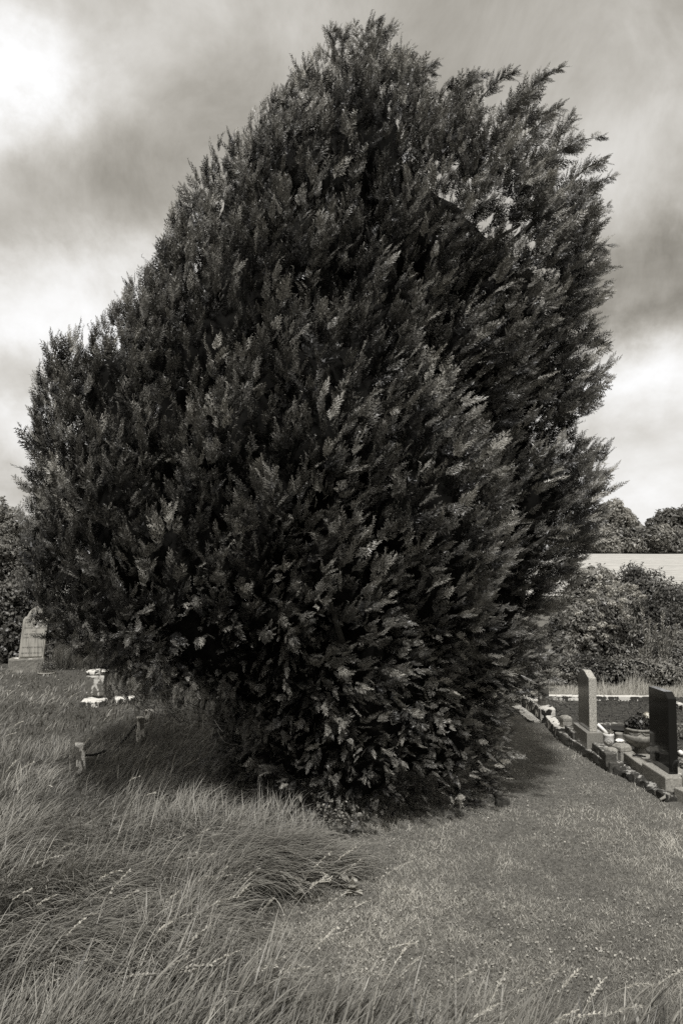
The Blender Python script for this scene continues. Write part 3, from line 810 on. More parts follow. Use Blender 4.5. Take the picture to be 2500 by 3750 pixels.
PG = 'capped kerb posts around the graves'
def kerb_post(px, py, z0, half, ztop, label, rz):
    c = P(px, py, z0)
    root = empty('kerb_post', (c.x, c.y, z0)); tag(root, label, 'kerb post', PG)
    def sq(h): return [(c.x + h * math.cos(rz + math.pi / 4 + i * math.pi / 2) * 1.414, c.y + h * math.sin(rz + math.pi / 4 + i * math.pi / 2) * 1.414) for i in range(4)]
    capz = ztop - half * .95
    prism('shaft', sq(half * .95), z0 - .02, capz - .004, M_conc, root, .006)
    cp = sq(half); bm = bmesh.new()
    zs = [(capz, half), (capz + half * .55, half), (ztop, half * .68)]
    rings = [[bm.verts.new((*q, zz)) for q in sq(hh)] for zz, hh in zs]
    bm.faces.new(rings[0][::-1]); bm.faces.new(rings[-1])
    for A, B in zip(rings[:-1], rings[1:]):
        for i in range(4): bm.faces.new((A[i], A[(i + 1) % 4], B[(i + 1) % 4], B[i]))
    bmesh.ops.bevel(bm, geom=bm.edges[:], offset=.004, segments=1, affect='EDGES')
    from_bm('cap', bm, M_conc, root)
    return c
kerb_post(2070, 2676, .08, .062, Dp(2070, 2617, P(2070, 2672, .08).y).z, 'short concrete post with chamfered cap beside the grey headstone plinth', R(8))
kerb_post(2237, 2793, .06, .052, Dp(2237, 2735, P(2237, 2790, .06).y).z, 'narrow concrete capped post in front of a wider post', R(20))
kerb_post(2276, 2785, .06, .075, Dp(2276, 2718, P(2276, 2780, .06).y).z, 'wider dark capped post with a white rag on top', R(20))

def grey_stone():
    a = P(2147, 2750, ZT); zt = Dp(2147, 2685, a.y).z
    A = P(2147, 2684, zt); Bq = P(2097, 2646, zt); C = P(2207, 2684, zt)
    A2, B2, C2 = (A.x, A.y), (Bq.x, Bq.y), (C.x, C.y); D2 = (C.x + Bq.x - A.x, C.y + Bq.y - A.y)
    root = empty('grey_headstone', (sum(q[0] for q in (A2, B2, C2, D2)) / 4, sum(q[1] for q in (A2, B2, C2, D2)) / 4, ZT - .03))
    tag(root, 'grey speckled granite headstone with a curved shoulder top on a granite plinth', 'headstone')
    prism('plinth', [A2, B2, D2, C2], ZT - .04, zt, M_granp, root, .006)
    p0 = P(2157, 2678, zt); p1 = P(2117, 2648, zt); p2 = P(2185, 2679, zt)
    base = (p0.x, p0.y); w2 = nrm2(base, (p1.x, p1.y)); Ls = math.hypot(p1.x - p0.x, p1.y - p0.y)
    n2 = nrm2(base, (p2.x, p2.y)); th = math.hypot(p2.x - p0.x, p2.y - p0.y)
    hN = Dp(2157, 2484, p0.y).z; hC = Dp(2140, 2456, p0.y + Ls * .5 * w2[1]).z; hF = Dp(2117, 2461, p1.y).z
    prof = [(0, zt + .002), (Ls, zt + .002), (Ls, hN + .0), (Ls * .93, hN + .012)]
    for t in np.linspace(0, 1, 15):   # shoulders rising to a rounded crest
        s = Ls * (.93 - .86 * t); prof.append((s, hN + .012 + (hC - hN - .0) * (math.sin(math.pi * t) ** 1.4)))
    prof.append((0, hN))
    pr = []
    for q in prof:
        if not pr or (abs(q[0] - pr[-1][0]) + abs(q[1] - pr[-1][1])) > 1e-4: pr.append(q)
    bm = bmesh.new()
    lo = [bm.verts.new((base[0] + w2[0] * s, base[1] + w2[1] * s, z)) for s, z in pr]
    hi = [bm.verts.new((base[0] + w2[0] * s + n2[0] * th, base[1] + w2[1] * s + n2[1] * th, z)) for s, z in pr]
    k = len(pr); fa = bm.faces.new(lo); fb = bm.faces.new(hi[::-1])
    for i in range(k): bm.faces.new((lo[i], hi[i], hi[(i + 1) % k], lo[(i + 1) % k]))
    bmesh.ops.recalc_face_normals(bm, faces=bm.faces[:])
    bmesh.ops.bevel(bm, geom=[e for e in bm.edges if e in fa.edges[:] or e in fb.edges[:]], offset=.004, segments=1, affect='EDGES')
    bm.normal_update()
    o = from_bm('slab', bm, M_gran, root)
    o.data.materials.append(M_granp)
    nv = Vector((-w2[1], w2[0], 0))
    for p_ in o.data.polygons:
        if abs(p_.normal.dot(nv)) > .97: p_.material_index = 1
grey_stone()
# mossy kerbs in line with the grey plinth
def seg_kerb(a, b, w_, z0, z1, m, label, **k):
    e = nrm2(a, b); nn = (-e[1], e[0]) if -e[1] > 0 else (e[1], -e[0])
    o = prism('grave_kerb', [a, b, off(b, nn, w_), off(a, nn, w_)], z0, z1, m, None, .01, k.get('rough', .008), k.get('cuts', 4), seed=k.get('seed', 1)); tag(o, label, 'kerb', KG); return o
seg_kerb(xy(2164, 2716, .21), xy(2217, 2756, .21), .12, .05, .20, M_concd, 'dark mossy kerb between the grey plinth and the narrow capped post', seed=3)
seg_kerb(xy(2066, 2655, .2), xy(2095, 2682, .2), .10, .05, .20, M_concd, 'short dark kerb between the far capped post and the grey plinth', seed=4)
# cross kerb and back kerb
k0, k1 = xy(2188, 2650, .13), xy(2560, 2652, .13)
seg_kerb(k0, k1, .10, .06, .125, M_concd, 'thin lichen dotted kerb crossing the plot behind the urn', seed=6)
seg_kerb(xy(2005, 2572, .05), xy(2392, 2576, .05), .13, .02, .15, M_lich_hi, 'long white lichened kerb closing the back of the plots', seed=7)
seg_kerb(xy(2400, 2577, .05), xy(2475, 2600, .05), .13, .02, .14, M_lich, 'lichened kerb corner behind the black headstone', seed=9)
seg_kerb(xy(2478, 2601, .05), xy(2600, 2660, .05), .13, .02, .14, M_lich_hi, 'white topped kerb running out at the right edge', seed=10)

# lichened stone block with white streaks, footing and leaning pillar
def block():
    a = xy(1981, 2648); b = xy(1938, 2614); zt = .19
    e = nrm2(a, b); nn = (-e[1], e[0]) if -e[1] > 0 else (e[1], -e[0])
    b = off(a, e, 1.15)
    root = empty('stone_block', (a[0] + .1, a[1] + .4, 0)); tag(root, 'low stone block streaked with white and black lichen behind the tree', 'grave surround')
    wv = nrm2(a, xy(2036, 2645)); fr = [a, b, off(b, wv, .22), off(a, wv, .22)]
    prism('block', fr, -.03, zt, M_lich, root, .02, .012, 5, seed=3)
    a2 = off(a, nn, -.16); prism('footing', [off(a2, e, .05), off(b, nn, -.16), off(b, nn, -.01), off(off(a, nn, -.01), e, .05)], -.04, .035, M_lich_hi, root, .01, .012, 4, seed=4)
    p = P(1995, 2583, .19)
    bm = bmesh.new(); tube(bm, [(p.x, p.y + .08, .14), (p.x - .005, p.y + .08, .34), (p.x - .01, p.y + .08, .50)], .085, .075, 8)
    o = from_bm('stone_pillar', bm, M_concd); tag(o, 'dark worn stone pillar half hidden by the tree, on the lichened block', 'pillar')
block()

# urn
def lathe(bm, prof, cx, cy, seg=28, flute=0):
    rings = []
    for rr, z in prof:
        ring = []
        for i in range(seg):
            a = 2 * math.pi * i / seg; q = rr * (1 + flute * (math.cos(a * 14) if abs(flute) > 0 else 0))
            ring.append(bm.verts.new((cx + q * math.cos(a), cy + q * math.sin(a), z)))
        rings.append(ring)
    for A, B in zip(rings[:-1], rings[1:]):
        for j in range(seg): bm.faces.new((A[j], A[(j + 1) % seg], B[(j + 1) % seg], B[j]))
    bm.faces.new(rings[0][::-1]); bm.faces.new(rings[-1])
def urn():
    c = P(2342, 2768, ZT); u = c.y / FPX   # metres per photo pixel at that distance
    root = empty('garden_urn', (c.x, c.y, ZT)); tag(root, 'weathered cast stone urn with rope garlands beside the black headstone', 'urn')
    z = lambda py: Dp(2342, py, c.y).z
    bm = bmesh.new(); lathe(bm, [(38 * u, ZT - .02), (38 * u, z(2766)), (33 * u, z(2762)), (20 * u, z(2752)), (17 * u, z(2744)), (20 * u, z(2738)), (15 * u, z(2736))], c.x, c.y)
    from_bm('foot', bm, M_urn, root, True)
    bm = bmesh.new(); lathe(bm, [(14 * u, z(2738)), (24 * u, z(2734)), (40 * u, z(2724)), (52 * u, z(2708)), (59 * u, z(2692)), (57 * u, z(2689)), (50 * u, z(2686)), (50 * u, z(2672)), (54 * u, z(2670)), (56 * u, z(2666)), (54 * u, z(2663)), (46 * u, z(2663)), (43 * u, z(2672))], c.x, c.y, 56)
    from_bm('bowl', bm, M_urn, root, True)
    for k in range(6):
        bm = bmesh.new(); a0 = k * math.pi / 3 + .3
        for lay in (0, 1):
            pts = []
            for t in np.linspace(0, 1, 13):
                a = a0 + t * math.pi / 3; pts.append((c.x + 51 * u * math.cos(a), c.y + 51 * u * math.sin(a), z(2671 + (10 + 5 * lay) * math.sin(math.pi * t))))
            tube(bm, pts, 1.6 * u, 1.6 * u, 5)
        from_bm('garland', bm, M_urn, root, True)
    return c, u, z
uc, uu, uz = urn()

# ------------------------------------------------------------------ leafy things
def leaf_cloud(r, centres, radii, n, size, tone0, tonev, shell=.55, flat=.35, up=0., squash=1., ns=1.6):
    """small pointed leaves spread through clumps; each leaf two triangles folded on its rib"""
    k = len(centres); w = np.array(radii, float) ** 2; idx = r.choice(k, n, p=w / w.sum())
    d = unit(r.normal(size=(n, 3))); rad = np.array(radii, float)[idx] * (shell + (1 - shell) * r.random(n) ** .5)
    C = np.array(centres, float)[idx]
    mr = max(np.mean(radii), .05); rad = rad * (1 + .42 * vn(C + d * mr, 2.2 / mr, 3) + .22 * vn(C + d * mr, 5.5 / mr, 4)) * (1 + .10 * np.abs(r.normal(size=n)))
    p = C + d * rad[:, None] * np.array([1, 1, squash])
    nrm = unit(d * .8 + np.array([0, 0, up]) + r.normal(size=(n, 3)) * .55); a = unit(np.cross(nrm, r.normal(size=(n, 3)))); b = np.cross(nrm, a)
    s = (size * r.uniform(.6, 1.3, n))[:, None]
    v0, v1, v2, v3 = p - a * s, p + b * s * flat + nrm * s * .15, p + a * s, p - b * s * flat + nrm * s * .15
    V = np.stack([v0, v1, v2, v3], 1).reshape(-1, 3)
    t = tone0 + tonev * vn(p, 1.5 / max(np.mean(radii), .05) * .5, 5) + r.normal(0, tonev * .7, n)
    ct = r.normal(0, tonev * .5, k)[idx]
    return V, np.repeat(np.clip(t + ct, 0, 1), 4)
def lump_core(bm, centres, radii, f=.72, squash=1.):
    for c, q in zip(centres, radii):
        g = bmesh.ops.create_icosphere(bm, subdivisions=2, radius=q * f)
        for v in g['verts']:
            v.co = Vector(c) + Vector((v.co.x, v.co.y, v.co.z * squash)) * (1 + .25 * mnoise.noise(v.co * 3 / q + Vector(c)))
def bush(name, label, cat, base, centres, radii, n, size, m, tone0=.45, tonev=.2, trunk=.05, group=None, squash=1., flat=.35, stems=None, core=.62, up=.2):
    r = np.random.default_rng(abs(hash(name)) % 1000 if False else int(abs(base[0] * 37 + base[1] * 91)) % 9973)
    root = empty(name, base); tag(root, label, cat, group)
    V, T = leaf_cloud(r, centres, radii, n, size, tone0, tonev, flat=flat, squash=squash, up=up)
    link('crown' if cat == 'tree' else 'foliage', np_mesh('foliage', V, 4, np.arange(len(V)), T), m, root)
    bm = bmesh.new(); lump_core(bm, centres, radii, core, squash)
    from_bm('shade_core', bm, M_inner, root, True)  # solid core, shade between the leaves put into its dark colour
    bm = bmesh.new()
    tube(bm, [(base[0], base[1], base[2] - .1), tuple((np.array(base) + np.array(centres[0])) / 2), tuple(centres[0])], trunk, trunk * .5, 6)
    for c in centres[1:]: tube(bm, [(base[0], base[1], base[2] + .05), tuple((np.array(base) * .4 + np.array(c) * .6)), tuple(c)], trunk * .55, trunk * .15, 5)
    from_bm('trunk' if cat == 'tree' else 'stem', bm, M_bark, root)
    return root
def pxc(items, depth):
    """(px, py, radius px, depth offset) -> world centres and radii"""
    cs, rs = [], []
    for px, py, rp, dy in items:
        y = depth + dy; q = Dp(px, py, y); cs.append(tuple(q)); rs.append(rp * y / FPX)
    return cs, rs

# plant in the urn
def urn_plant():
    r = np.random.default_rng(3)
    it = [(2300, 2652, 14, 0), (2322, 2640, 20, -.03), (2345, 2634, 22, 0), (2368, 2640, 20, .02), (2386, 2652, 14, 0), (2340, 2652, 24, -.08), (2290, 2646, 9, -.02)]
    cs, rs = pxc(it, uc.y); base = (uc.x, uc.y, uz(2672))
    root = empty('potted_plant', base); tag(root, 'dark round leaved plant filling the cast stone urn', 'plant')
    V, T = leaf_cloud(r, cs, rs, 750, .020, .25, .25, flat=.8, up=.6)
    link('foliage', np_mesh('foliage', V, 4, np.arange(len(V)), T), M_leafd, root)
    bm = bmesh.new()
    for c in cs: tube(bm, [base, tuple(c)], .006, .003, 4)
    from_bm('stem', bm, M_bark, root)
    q = Dp(2366, 2618, uc.y - .05); V, T = leaf_cloud(r, [tuple(q)], [.028], 40, .022, .7, .2, flat=.7, up=.3)
    link('flower', np_mesh('flower', V, 4, np.arange(len(V)), T), M_petal, root)
urn_plant()

# white pot with a diamond emblem, leaning tube, plain pot, rag, V-shaped card, lawn scrap
def pot(name, label, px0, px1, pyt, pyb, m, taper=.8, depth=None, emblem=False, cat='flower pot'):
    c = P((px0 + px1) / 2, pyb - 4, ZT) if depth is None else Dp((px0 + px1) / 2, pyb, depth)
    u = c.y / FPX; rr = (px1 - px0) / 2 * u; z0 = ZT - .01; z1 = Dp((px0 + px1) / 2, pyt, c.y).z
    root = empty(name, (c.x, c.y, ZT)); tag(root, label, cat)
    bm = bmesh.new(); h = z1 - z0
    lathe(bm, [(rr * taper, z0), (rr * .97, z0 + h * .45), (rr * .95, z0 + h * .80), (rr * .98, z0 + h * .82), (rr, z0 + h * .84), (rr, z1 - .004), (rr * .97, z1), (rr * .88, z1), (rr * .85, z0 + h * .5)], c.x, c.y, 28)
    from_bm('body', bm, m, root, True)
    if emblem:
        bm = bmesh.new(); dr = Vector((-c.x, -c.y, 0)).normalized(); sx = Vector((dr.y, -dr.x, 0)) * -1
        o = Vector((c.x, c.y, z0 + h * .42)) + dr * (rr * .96); s = rr * .62
        def bar(a, b, wd):
            tube(bm, [tuple(o + sx * a[0] * s + Vector((0, 0, a[1] * s)) - dr * (abs(a[0]) ** 2 * s * .25)), tuple(o + sx * b[0] * s + Vector((0, 0, b[1] * s)) - dr * (abs(b[0]) ** 2 * s * .25))], wd, wd, 5)
        for a, b in (((-1, 0), (0, .75)), ((0, .75), (1, 0)), ((1, 0), (0, -.75)), ((0, -.75), (-1, 0))): bar(a, b, .0035)
        for xx in (-.42, -.2, 0.02, .24, .44): bar((xx, -.14), (xx, .16), .0028)
        bar((-.42, .16), (-.28, .16), .0025); bar((-.1, .0), (.08, .0), .0025); bar((.24, -.14), (.36, -.14), .0025)
        from_bm('emblem', bm, M_pot, root)
    return c
pc = pot('flower_pot', 'white pot with a raised diamond emblem next to the grey headstone', 2208, 2246, 2686, 2733, M_white, .78, emblem=True)
def white_tube():
    c = pc; u = c.y / FPX
    bm = bmesh.new(); a = Dp(2186, 2652, c.y + .05); b = Dp(2223, 2688, c.y + .0); tube(bm, [tuple(a), tuple(a.lerp(b, .5)), tuple(b)], 6.2 * u, 6.2 * u, 14)
    tube(bm, [tuple(a.lerp(b, .55)), tuple(a.lerp(b, .58))], 6.7 * u, 6.7 * u, 14)
    tag(from_bm('plastic_tube', bm, M_white, None, True), 'white plastic tube leaning from the grey headstone into the white pot', 'tube')
    r = np.random.default_rng(9); V, T = leaf_cloud(r, [tuple(Dp(2236, 2682, c.y)), tuple(Dp(2228, 2680, c.y))], [.03, .02], 60, .02, .5, .25, flat=.3)
    tag(link('wilted_flowers', np_mesh('wilted_flowers', V, 4, np.arange(len(V)), T), M_leafp), 'wilted leaves poking out of the white pot', 'flowers')
white_tube()
pot('flower_pot', 'plain grey pot between the white pot and the urn', 2251, 2281, 2684, 2722, M_pot, .85)
def misc():
    u = 9 / FPX
    c = Dp(2270, 2716, P(2276, 2780, .06).y)
    bm = bmesh.new(); bmesh.ops.create_icosphere(bm, subdivisions=3, radius=1)
    for v in bm.verts:
        v.co = Vector((c.x + v.co.x * 17 * u + v.co.z * .01, c.y + v.co.y * .04, c.z + .012 + v.co.z * 5 * u + .015 * mnoise.noise(v.co * 2.5)))
    tag(from_bm('white_rag', bm, M_white, None, True), 'small crumpled white rag lying on the wide capped post', 'rag')
    bm = bmesh.new(); p = P(2322, 2772, .17); a = Vector((p.x, p.y, .172))
    e = Vector((b[0], b[1], .172)); 
    for s, dx in ((0, -.035), (1, .035)):
        tube(bm, [tuple(a + Vector((dx * .6, .03 * s, .015))), tuple(a + Vector((.09 + dx * .2, -.09 + .02 * s, .02)))], .010, .004, 6)
    tag(from_bm('garden_shears', bm, M_black, None), 'small dark pointed shears lying on the concrete kerb', 'shears')
    bm = bmesh.new(); p = P(2432, 2938)
    tube(bm, [(p.x - .05, p.y - .02, .03), (p.x, p.y, .045), (p.x + .03, p.y + .02, .06), (p.x + .055, p.y + .03, .06)], .012, .022, 8)
    tag(from_bm('plaster_fragment', bm, M_pot, None, True), 'pale broken plaster fragment lying on the lawn below the plinth', 'fragment')
    bm = bmesh.new(); p = P(2505, 2880, .12); lathe(bm, [(.03, .10), (.045, .13), (.05, .26), (.03, .30), (.015, .31)], p.x + .03, p.y, 16)
    tag(from_bm('white_bottle', bm, M_white, None, True), 'white plastic bottle standing at the right edge behind the near kerb', 'bottle')
    bm = bmesh.new(); p = P(2474, 2770, .12); bmesh.ops.create_icosphere(bm, subdivisions=2, radius=.03)
    for v in bm.verts: v.co = Vector((p.x + .05, p.y, .16)) + v.co * (1 + .3 * mnoise.noise(v.co * 30))
    tag(from_bm('white_pebble', bm, M_white, None, True), 'white pebble on the plot just right of the black headstone', 'pebble')
    bm = bmesh.new(); p = P(2275, 2690, ZT); lathe(bm, [(.10, .12), (.14, .14), (.145, .15), (.13, .15), (.09, .13)], p.x + .02, p.y + .15, 20)
    tag(from_bm('plant_tray', bm, M_black, None, True), 'shallow black tray lying behind the plain grey pot', 'tray')
misc()
def plot_plants():
    r = np.random.default_rng(77)
    for k, (px, py, rp, lab) in enumerate(((2486, 2700, 16, 'low leafy plant on the plot beyond the black headstone'), (2478, 2765, 12, 'small ragged plant right of the black headstone, midway'), (2490, 2815, 15, 'spreading ground plant close behind the near plinth'), (2300, 2745, 13, 'small dark tuft beside the foot of the stone urn'))):
        c = P(px, py, ZT); u = c.y / FPX; cs = [(c.x + .03 + r.normal(0, .05), c.y + r.normal(0, .08), ZT + .03 + r.random() * .04) for _ in range(5)]
        root = empty('ground_plant', (c.x + .03, c.y, ZT)); tag(root, lab, 'plant', 'low plants on the graves')
        V, T = leaf_cloud(r, cs, [rp * u] * 5, 420, .016, .5, .25, flat=.45, up=.5); link('foliage', np_mesh('foliage', V, 4, np.arange(len(V)), T), M_leaf, root)
        bm = bmesh.new()
        for q in cs: tube(bm, [(c.x + .03, c.y, ZT - .02), q], .004, .002, 4)
        from_bm('stem', bm, M_bark, root)
plot_plants()

# ------------------------------------------------------------------ left: the leaning headstone
def left_stone():
    a = P(30, 2472); d = a.y; bpt = P(162, 2468); 
    e = (math.cos(R(12)), math.sin(R(12))); L = (bpt.x - a.x)
    zt = Dp(30, 2414, d).z; n = (-e[1], e[0])
    root = empty('leaning_headstone', (a.x + L / 2, a.y + .1, 0)); tag(root, 'pale arched limestone headstone leaning right by the ivy hedge', 'headstone')
    A = (a.x, a.y); Bq = off(A, e, L * 1.02)
    prism('plinth', [A, Bq, off(Bq, n, .34), off(A, n, .34)], -.05, zt, M_lich_lo if False else M_plinth, root, .03, .012, 4, seed=12)
    base = off(off(A, e, .17), n, .08); Ls = 86 * d / FPX * 1.0; tilt = math.tan(R(5.5)); th = .11
    H1 = Dp(60, 2262, d).z - zt; H2 = Dp(60, 2226, d).z - zt
    prof = [(0, 0), (Ls, 0), (Ls, H1 * .93), (Ls * .93, H1), (Ls * .86, H1)]
    for t in np.linspace(0, 1, 11):
        s = Ls * (.86 - .72 * t); prof.append((s, H1 + .01 + (H2 - H1) * math.sin(math.pi * t) ** .7))
    prof += [(Ls * .14, H1), (Ls * .07, H1), (0, H1 * .93)]
    pr = []
    for q in prof:
        if not pr or abs(q[0] - pr[-1][0]) + abs(q[1] - pr[-1][1]) > .002: pr.append(q)
    def pt(s, z, t): 
        return (base[0] + e[0] * (s + z * tilt) + n[0] * t, base[1] + e[1] * (s + z * tilt) + n[1] * t, zt + z)
    def slab(name, pr, t0, t1, m, bev):
        bm = bmesh.new(); lo = [bm.verts.new(pt(s, z, t0)) for s, z in pr]; hi = [bm.verts.new(pt(s, z, t1)) for s, z in pr]; k = len(pr)
        bm.faces.new(lo); bm.faces.new(hi[::-1])
        for i in range(k): bm.faces.new((lo[i], hi[i], hi[(i + 1) % k], lo[(i + 1) % k]))
        bmesh.ops.recalc_face_normals(bm, faces=bm.faces[:]); bmesh.ops.bevel(bm, geom=bm.edges[:], offset=bev, segments=1, affect='EDGES')
        return from_bm(name, bm, m, root)
    slab('slab', [(s, z + .002) for s, z in pr], 0, th, M_lime, .006)
    inner = [(Ls / 2 + (s - Ls / 2) * .88, .03 + z * .955) for s, z in pr]
    slab('face_panel', inner, -.014, -.002, M_lime, .003)
    lines = [('IN LOVING', .80, .050), ('MEMORY OF MY HUSBAND', .745, .038), ('DENIS McNAUGHT', .69, .048), ('OF THIS PARISH', .635, .036), ('WHO DIED 30 APRIL 1963', .58, .042), ('AND', .52, .030), ('HIS WIFE MARY', .455, .050), ('DIED 21 SEPT 1972', .395, .044), ('MAY HE REST IN PEACE', .20, .042), ('ERECTED BY HIS WIFE MOLLY', .09, .036)]
    V, F = [], []
    Tt = H2
    for txt, f, sz in lines:
        cu = bpy.data.curves.new('inscription', 'FONT'); cu.body = txt; cu.size = sz; cu.align_x = 'CENTER'; cu.resolution_u = 1
        ob = bpy.data.objects.new('inscription', cu); COL.objects.link(ob); bpy.context.view_layer.update()
        me = bpy.data.meshes.new_from_object(ob.evaluated_get(bpy.context.evaluated_depsgraph_get()))
        wdt = max([v.co.x for v in me.vertices]) * 2; sc = min(1.0, Ls * .80 / wdt); o = len(V)
        for v in me.vertices: V.append(pt(Ls / 2 + v.co.x * sc, f * Tt + v.co.y, -.0175))
        for p_ in me.polygons: F.append([o + i for i in p_.vertices])
        bpy.data.objects.remove(ob); bpy.data.curves.remove(cu); bpy.data.meshes.remove(me)
    me = bpy.data.meshes.new('inscription'); me.from_pydata(V, [], F); link('inscription', me, M_ink, root)
M_ink = plain('lead_lettering', .10, .7, .2)
M_plinth = lichen('stained_concrete', .16, .62, .66, 7, .10, .03)
left_stone()
def flower_dish():
    c = P(171, 2478); u = c.y / FPX; z1 = Dp(171, 2463, c.y).z; rr = 32 * u
    o = bmesh.new(); lathe(o, [(rr * .7, 0), (rr * .93, z1 * .8), (rr, z1), (rr * .96, z1 + .012), (rr * .9, z1 + .01), (rr * .85, z1 - .02)], c.x, c.y, 28)
    tag(from_bm('flower_dish', o, M_conc, None, True), 'shallow pale rimmed dish in the grass beside the leaning headstone', 'flower dish')
    r = np.random.default_rng(4); cs = [(c.x + dx, c.y, z1 + .08 + .05 * (1 - abs(dx) * 4)) for dx in (-.1, -.03, .04, .11)]
    root = empty('potted_plant', (c.x, c.y, z1)); tag(root, 'straggly flowering plant growing from the shallow dish', 'plant')
    V, T = leaf_cloud(r, cs, [.09] * 4, 800, .018, .35, .2, flat=.3, up=.3); link('foliage', np_mesh('foliage', V, 4, np.arange(len(V)), T), M_leaf, root)
    V, T = leaf_cloud(r, [(q[0], q[1], q[2] + .07) for q in cs], [.05] * 4, 70, .018, .1, .15, flat=.7, up=.5); link('flower', np_mesh('flower', V, 4, np.arange(len(V)), T), M_leafp, root)
flower_dish()

def rock(name, label, cat, foot, z0, z1, m, rough=.02, cuts=4, bevel=.02, group=None, seed=1, parent=None, top=None):
    o = prism(name, foot, z0, z1, m, parent, bevel, rough, cuts, seed=seed, top=top)
    if label: tag(o, label, cat, group)
    return o
def quad(px, py, w, d, rz, z=0.):
    c = P(px, py, z); return [(c.x + (sx * w * math.cos(rz) - sy * d * math.sin(rz)) / 2, c.y + (sx * w * math.sin(rz) + sy * d * math.cos(rz)) / 2) for sx, sy in ((-1, -1), (1, -1), (1, 1), (-1, 1))]
def broken():
    c = P(350, 2600)
    root = empty('broken_monument', (c.x, c.y, 0)); tag(root, 'broken lichened pedestal on a white crusted base under the crown edge', 'grave monument')
    rock('base', None, None, quad(345, 2592, .36, .32, .1), 0, .12, M_lich_hi, .02, seed=4, parent=root)
    rock('pedestal', None, None, quad(352, 2580, .28, .26, .1), .15, .46, lichen('grey_lichen_stone', .10, .45, .55, 14, .25, .08), .016, seed=6, parent=root)
    rock('cap', None, None, quad(358, 2577, .33, .28, .15), .46, .52, M_lich_hi, .014, seed=7, parent=root)
    rock('fallen_stone', 'flat half buried lichened slab right of the broken pedestal', 'stone slab', quad(455, 2584, .30, .24, .5), .0, .13, M_lich, .02, seed=9)
broken()

CG = 'lichened posts of the rusty chain fence'
def chain_post(px, py, w, ztop, label, rz=.3, lean=.0, seed=1):
    c = P(px, py); f = quad(px, py, w, w, rz); t = [(q[0] * 1 + lean, q[1]) for q in f]
    o = prism('chain_post', f, -.05, ztop, M_postl, None, .014, .008, 4, top=t, seed=seed); tag(o, label, 'post', CG)
    return c
M_postl = lichen('lichen_post_stone', .16, .72, .50, 17, .30, .03)
c1 = chain_post(298, 2838, .095, Dp(290, 2722, P(298, 2838).y).z, 'thick short stone chain post capped with white lichen, nearer one', .35, -.02, 2)
c2 = chain_post(513, 2728, .085, Dp(511, 2624, P(513, 2728).y).z, 'slim stone chain post with white lichen down its face, farther one', .55, .0, 5)
rock('chain_post', 'stub of a stone post leaning in the grass under the crown', 'post', quad(545, 2655, .11, .11, .4), 0, .21, M_postl, .012, seed=8, group=CG)
def chain(name, a, b, sag, label):
    bm = bmesh.new(); a, b = Vector(a), Vector(b); L = (b - a).length; n = int(L / .032)
    for i in range(n):
        t = (i + .5) / n; p = a.lerp(b, t) - Vector((0, 0, sag * 4 * t * (1 - t))); t2 = t + .01
        d = (a.lerp(b, t2) - Vector((0, 0, sag * 4 * t2 * (1 - t2))) - p).normalized(); s = d.orthogonal().normalized(); u = d.cross(s)
        if i % 2: s, u = u, s
        pts = [tuple(p + d * .024 * math.cos(k * math.pi / 3) + s * .012 * math.sin(k * math.pi / 3)) for k in range(7)]
        tube(bm, pts, .0065, .0065, 4)
    tag(from_bm(name, bm, M_black, None, True), label, 'chain', 'rusty chains between the posts')
y1 = c1.y; y2 = c2.y
chain('rusty_chain', Dp(311, 2765, y1), Dp(385, 2748, y1 + .3), .02, 'rusty chain running right from the nearer thick post')
chain('rusty_chain', Dp(498, 2655, y2), Dp(405, 2752, y1 + .8), .03, 'rusty chain hanging down left from the farther slim post')

SG = 'loose stones around the foot of the tree'
rock('loose_stone', 'pale square slab of stone sunk in grass at the mown edge', 'stone', quad(862, 3072, .21, .13, -.1), 0, .125, M_lime, .010, seed=3, group=SG)
rock('loose_stone', 'rounded grey stone beside the pale square slab', 'stone', quad(975, 3068, .13, .12, .4), 0, .09, M_lich_lo, .016, seed=5, group=SG)
rock('loose_stone', 'small white pointed stone in the shade below the crown', 'stone', quad(1034, 2972, .075, .06, .2), 0, .10, M_lime, .012, seed=6, group=SG)
rock('loose_stone', 'narrow lichen flecked kerb fragment half hidden by the crown on the right', 'stone', [xy(1790, 2880), xy(1812, 2936), xy(1835, 2930), xy(1812, 2868)], -.02, .06, M_moss, .012, seed=7, group=SG)
rock('loose_stone', 'squat dark block at the end of the kerb fragment', 'stone', quad(1838, 2952, .13, .10, .05), -.02, .065, M_moss, .008, seed=8, group=SG)

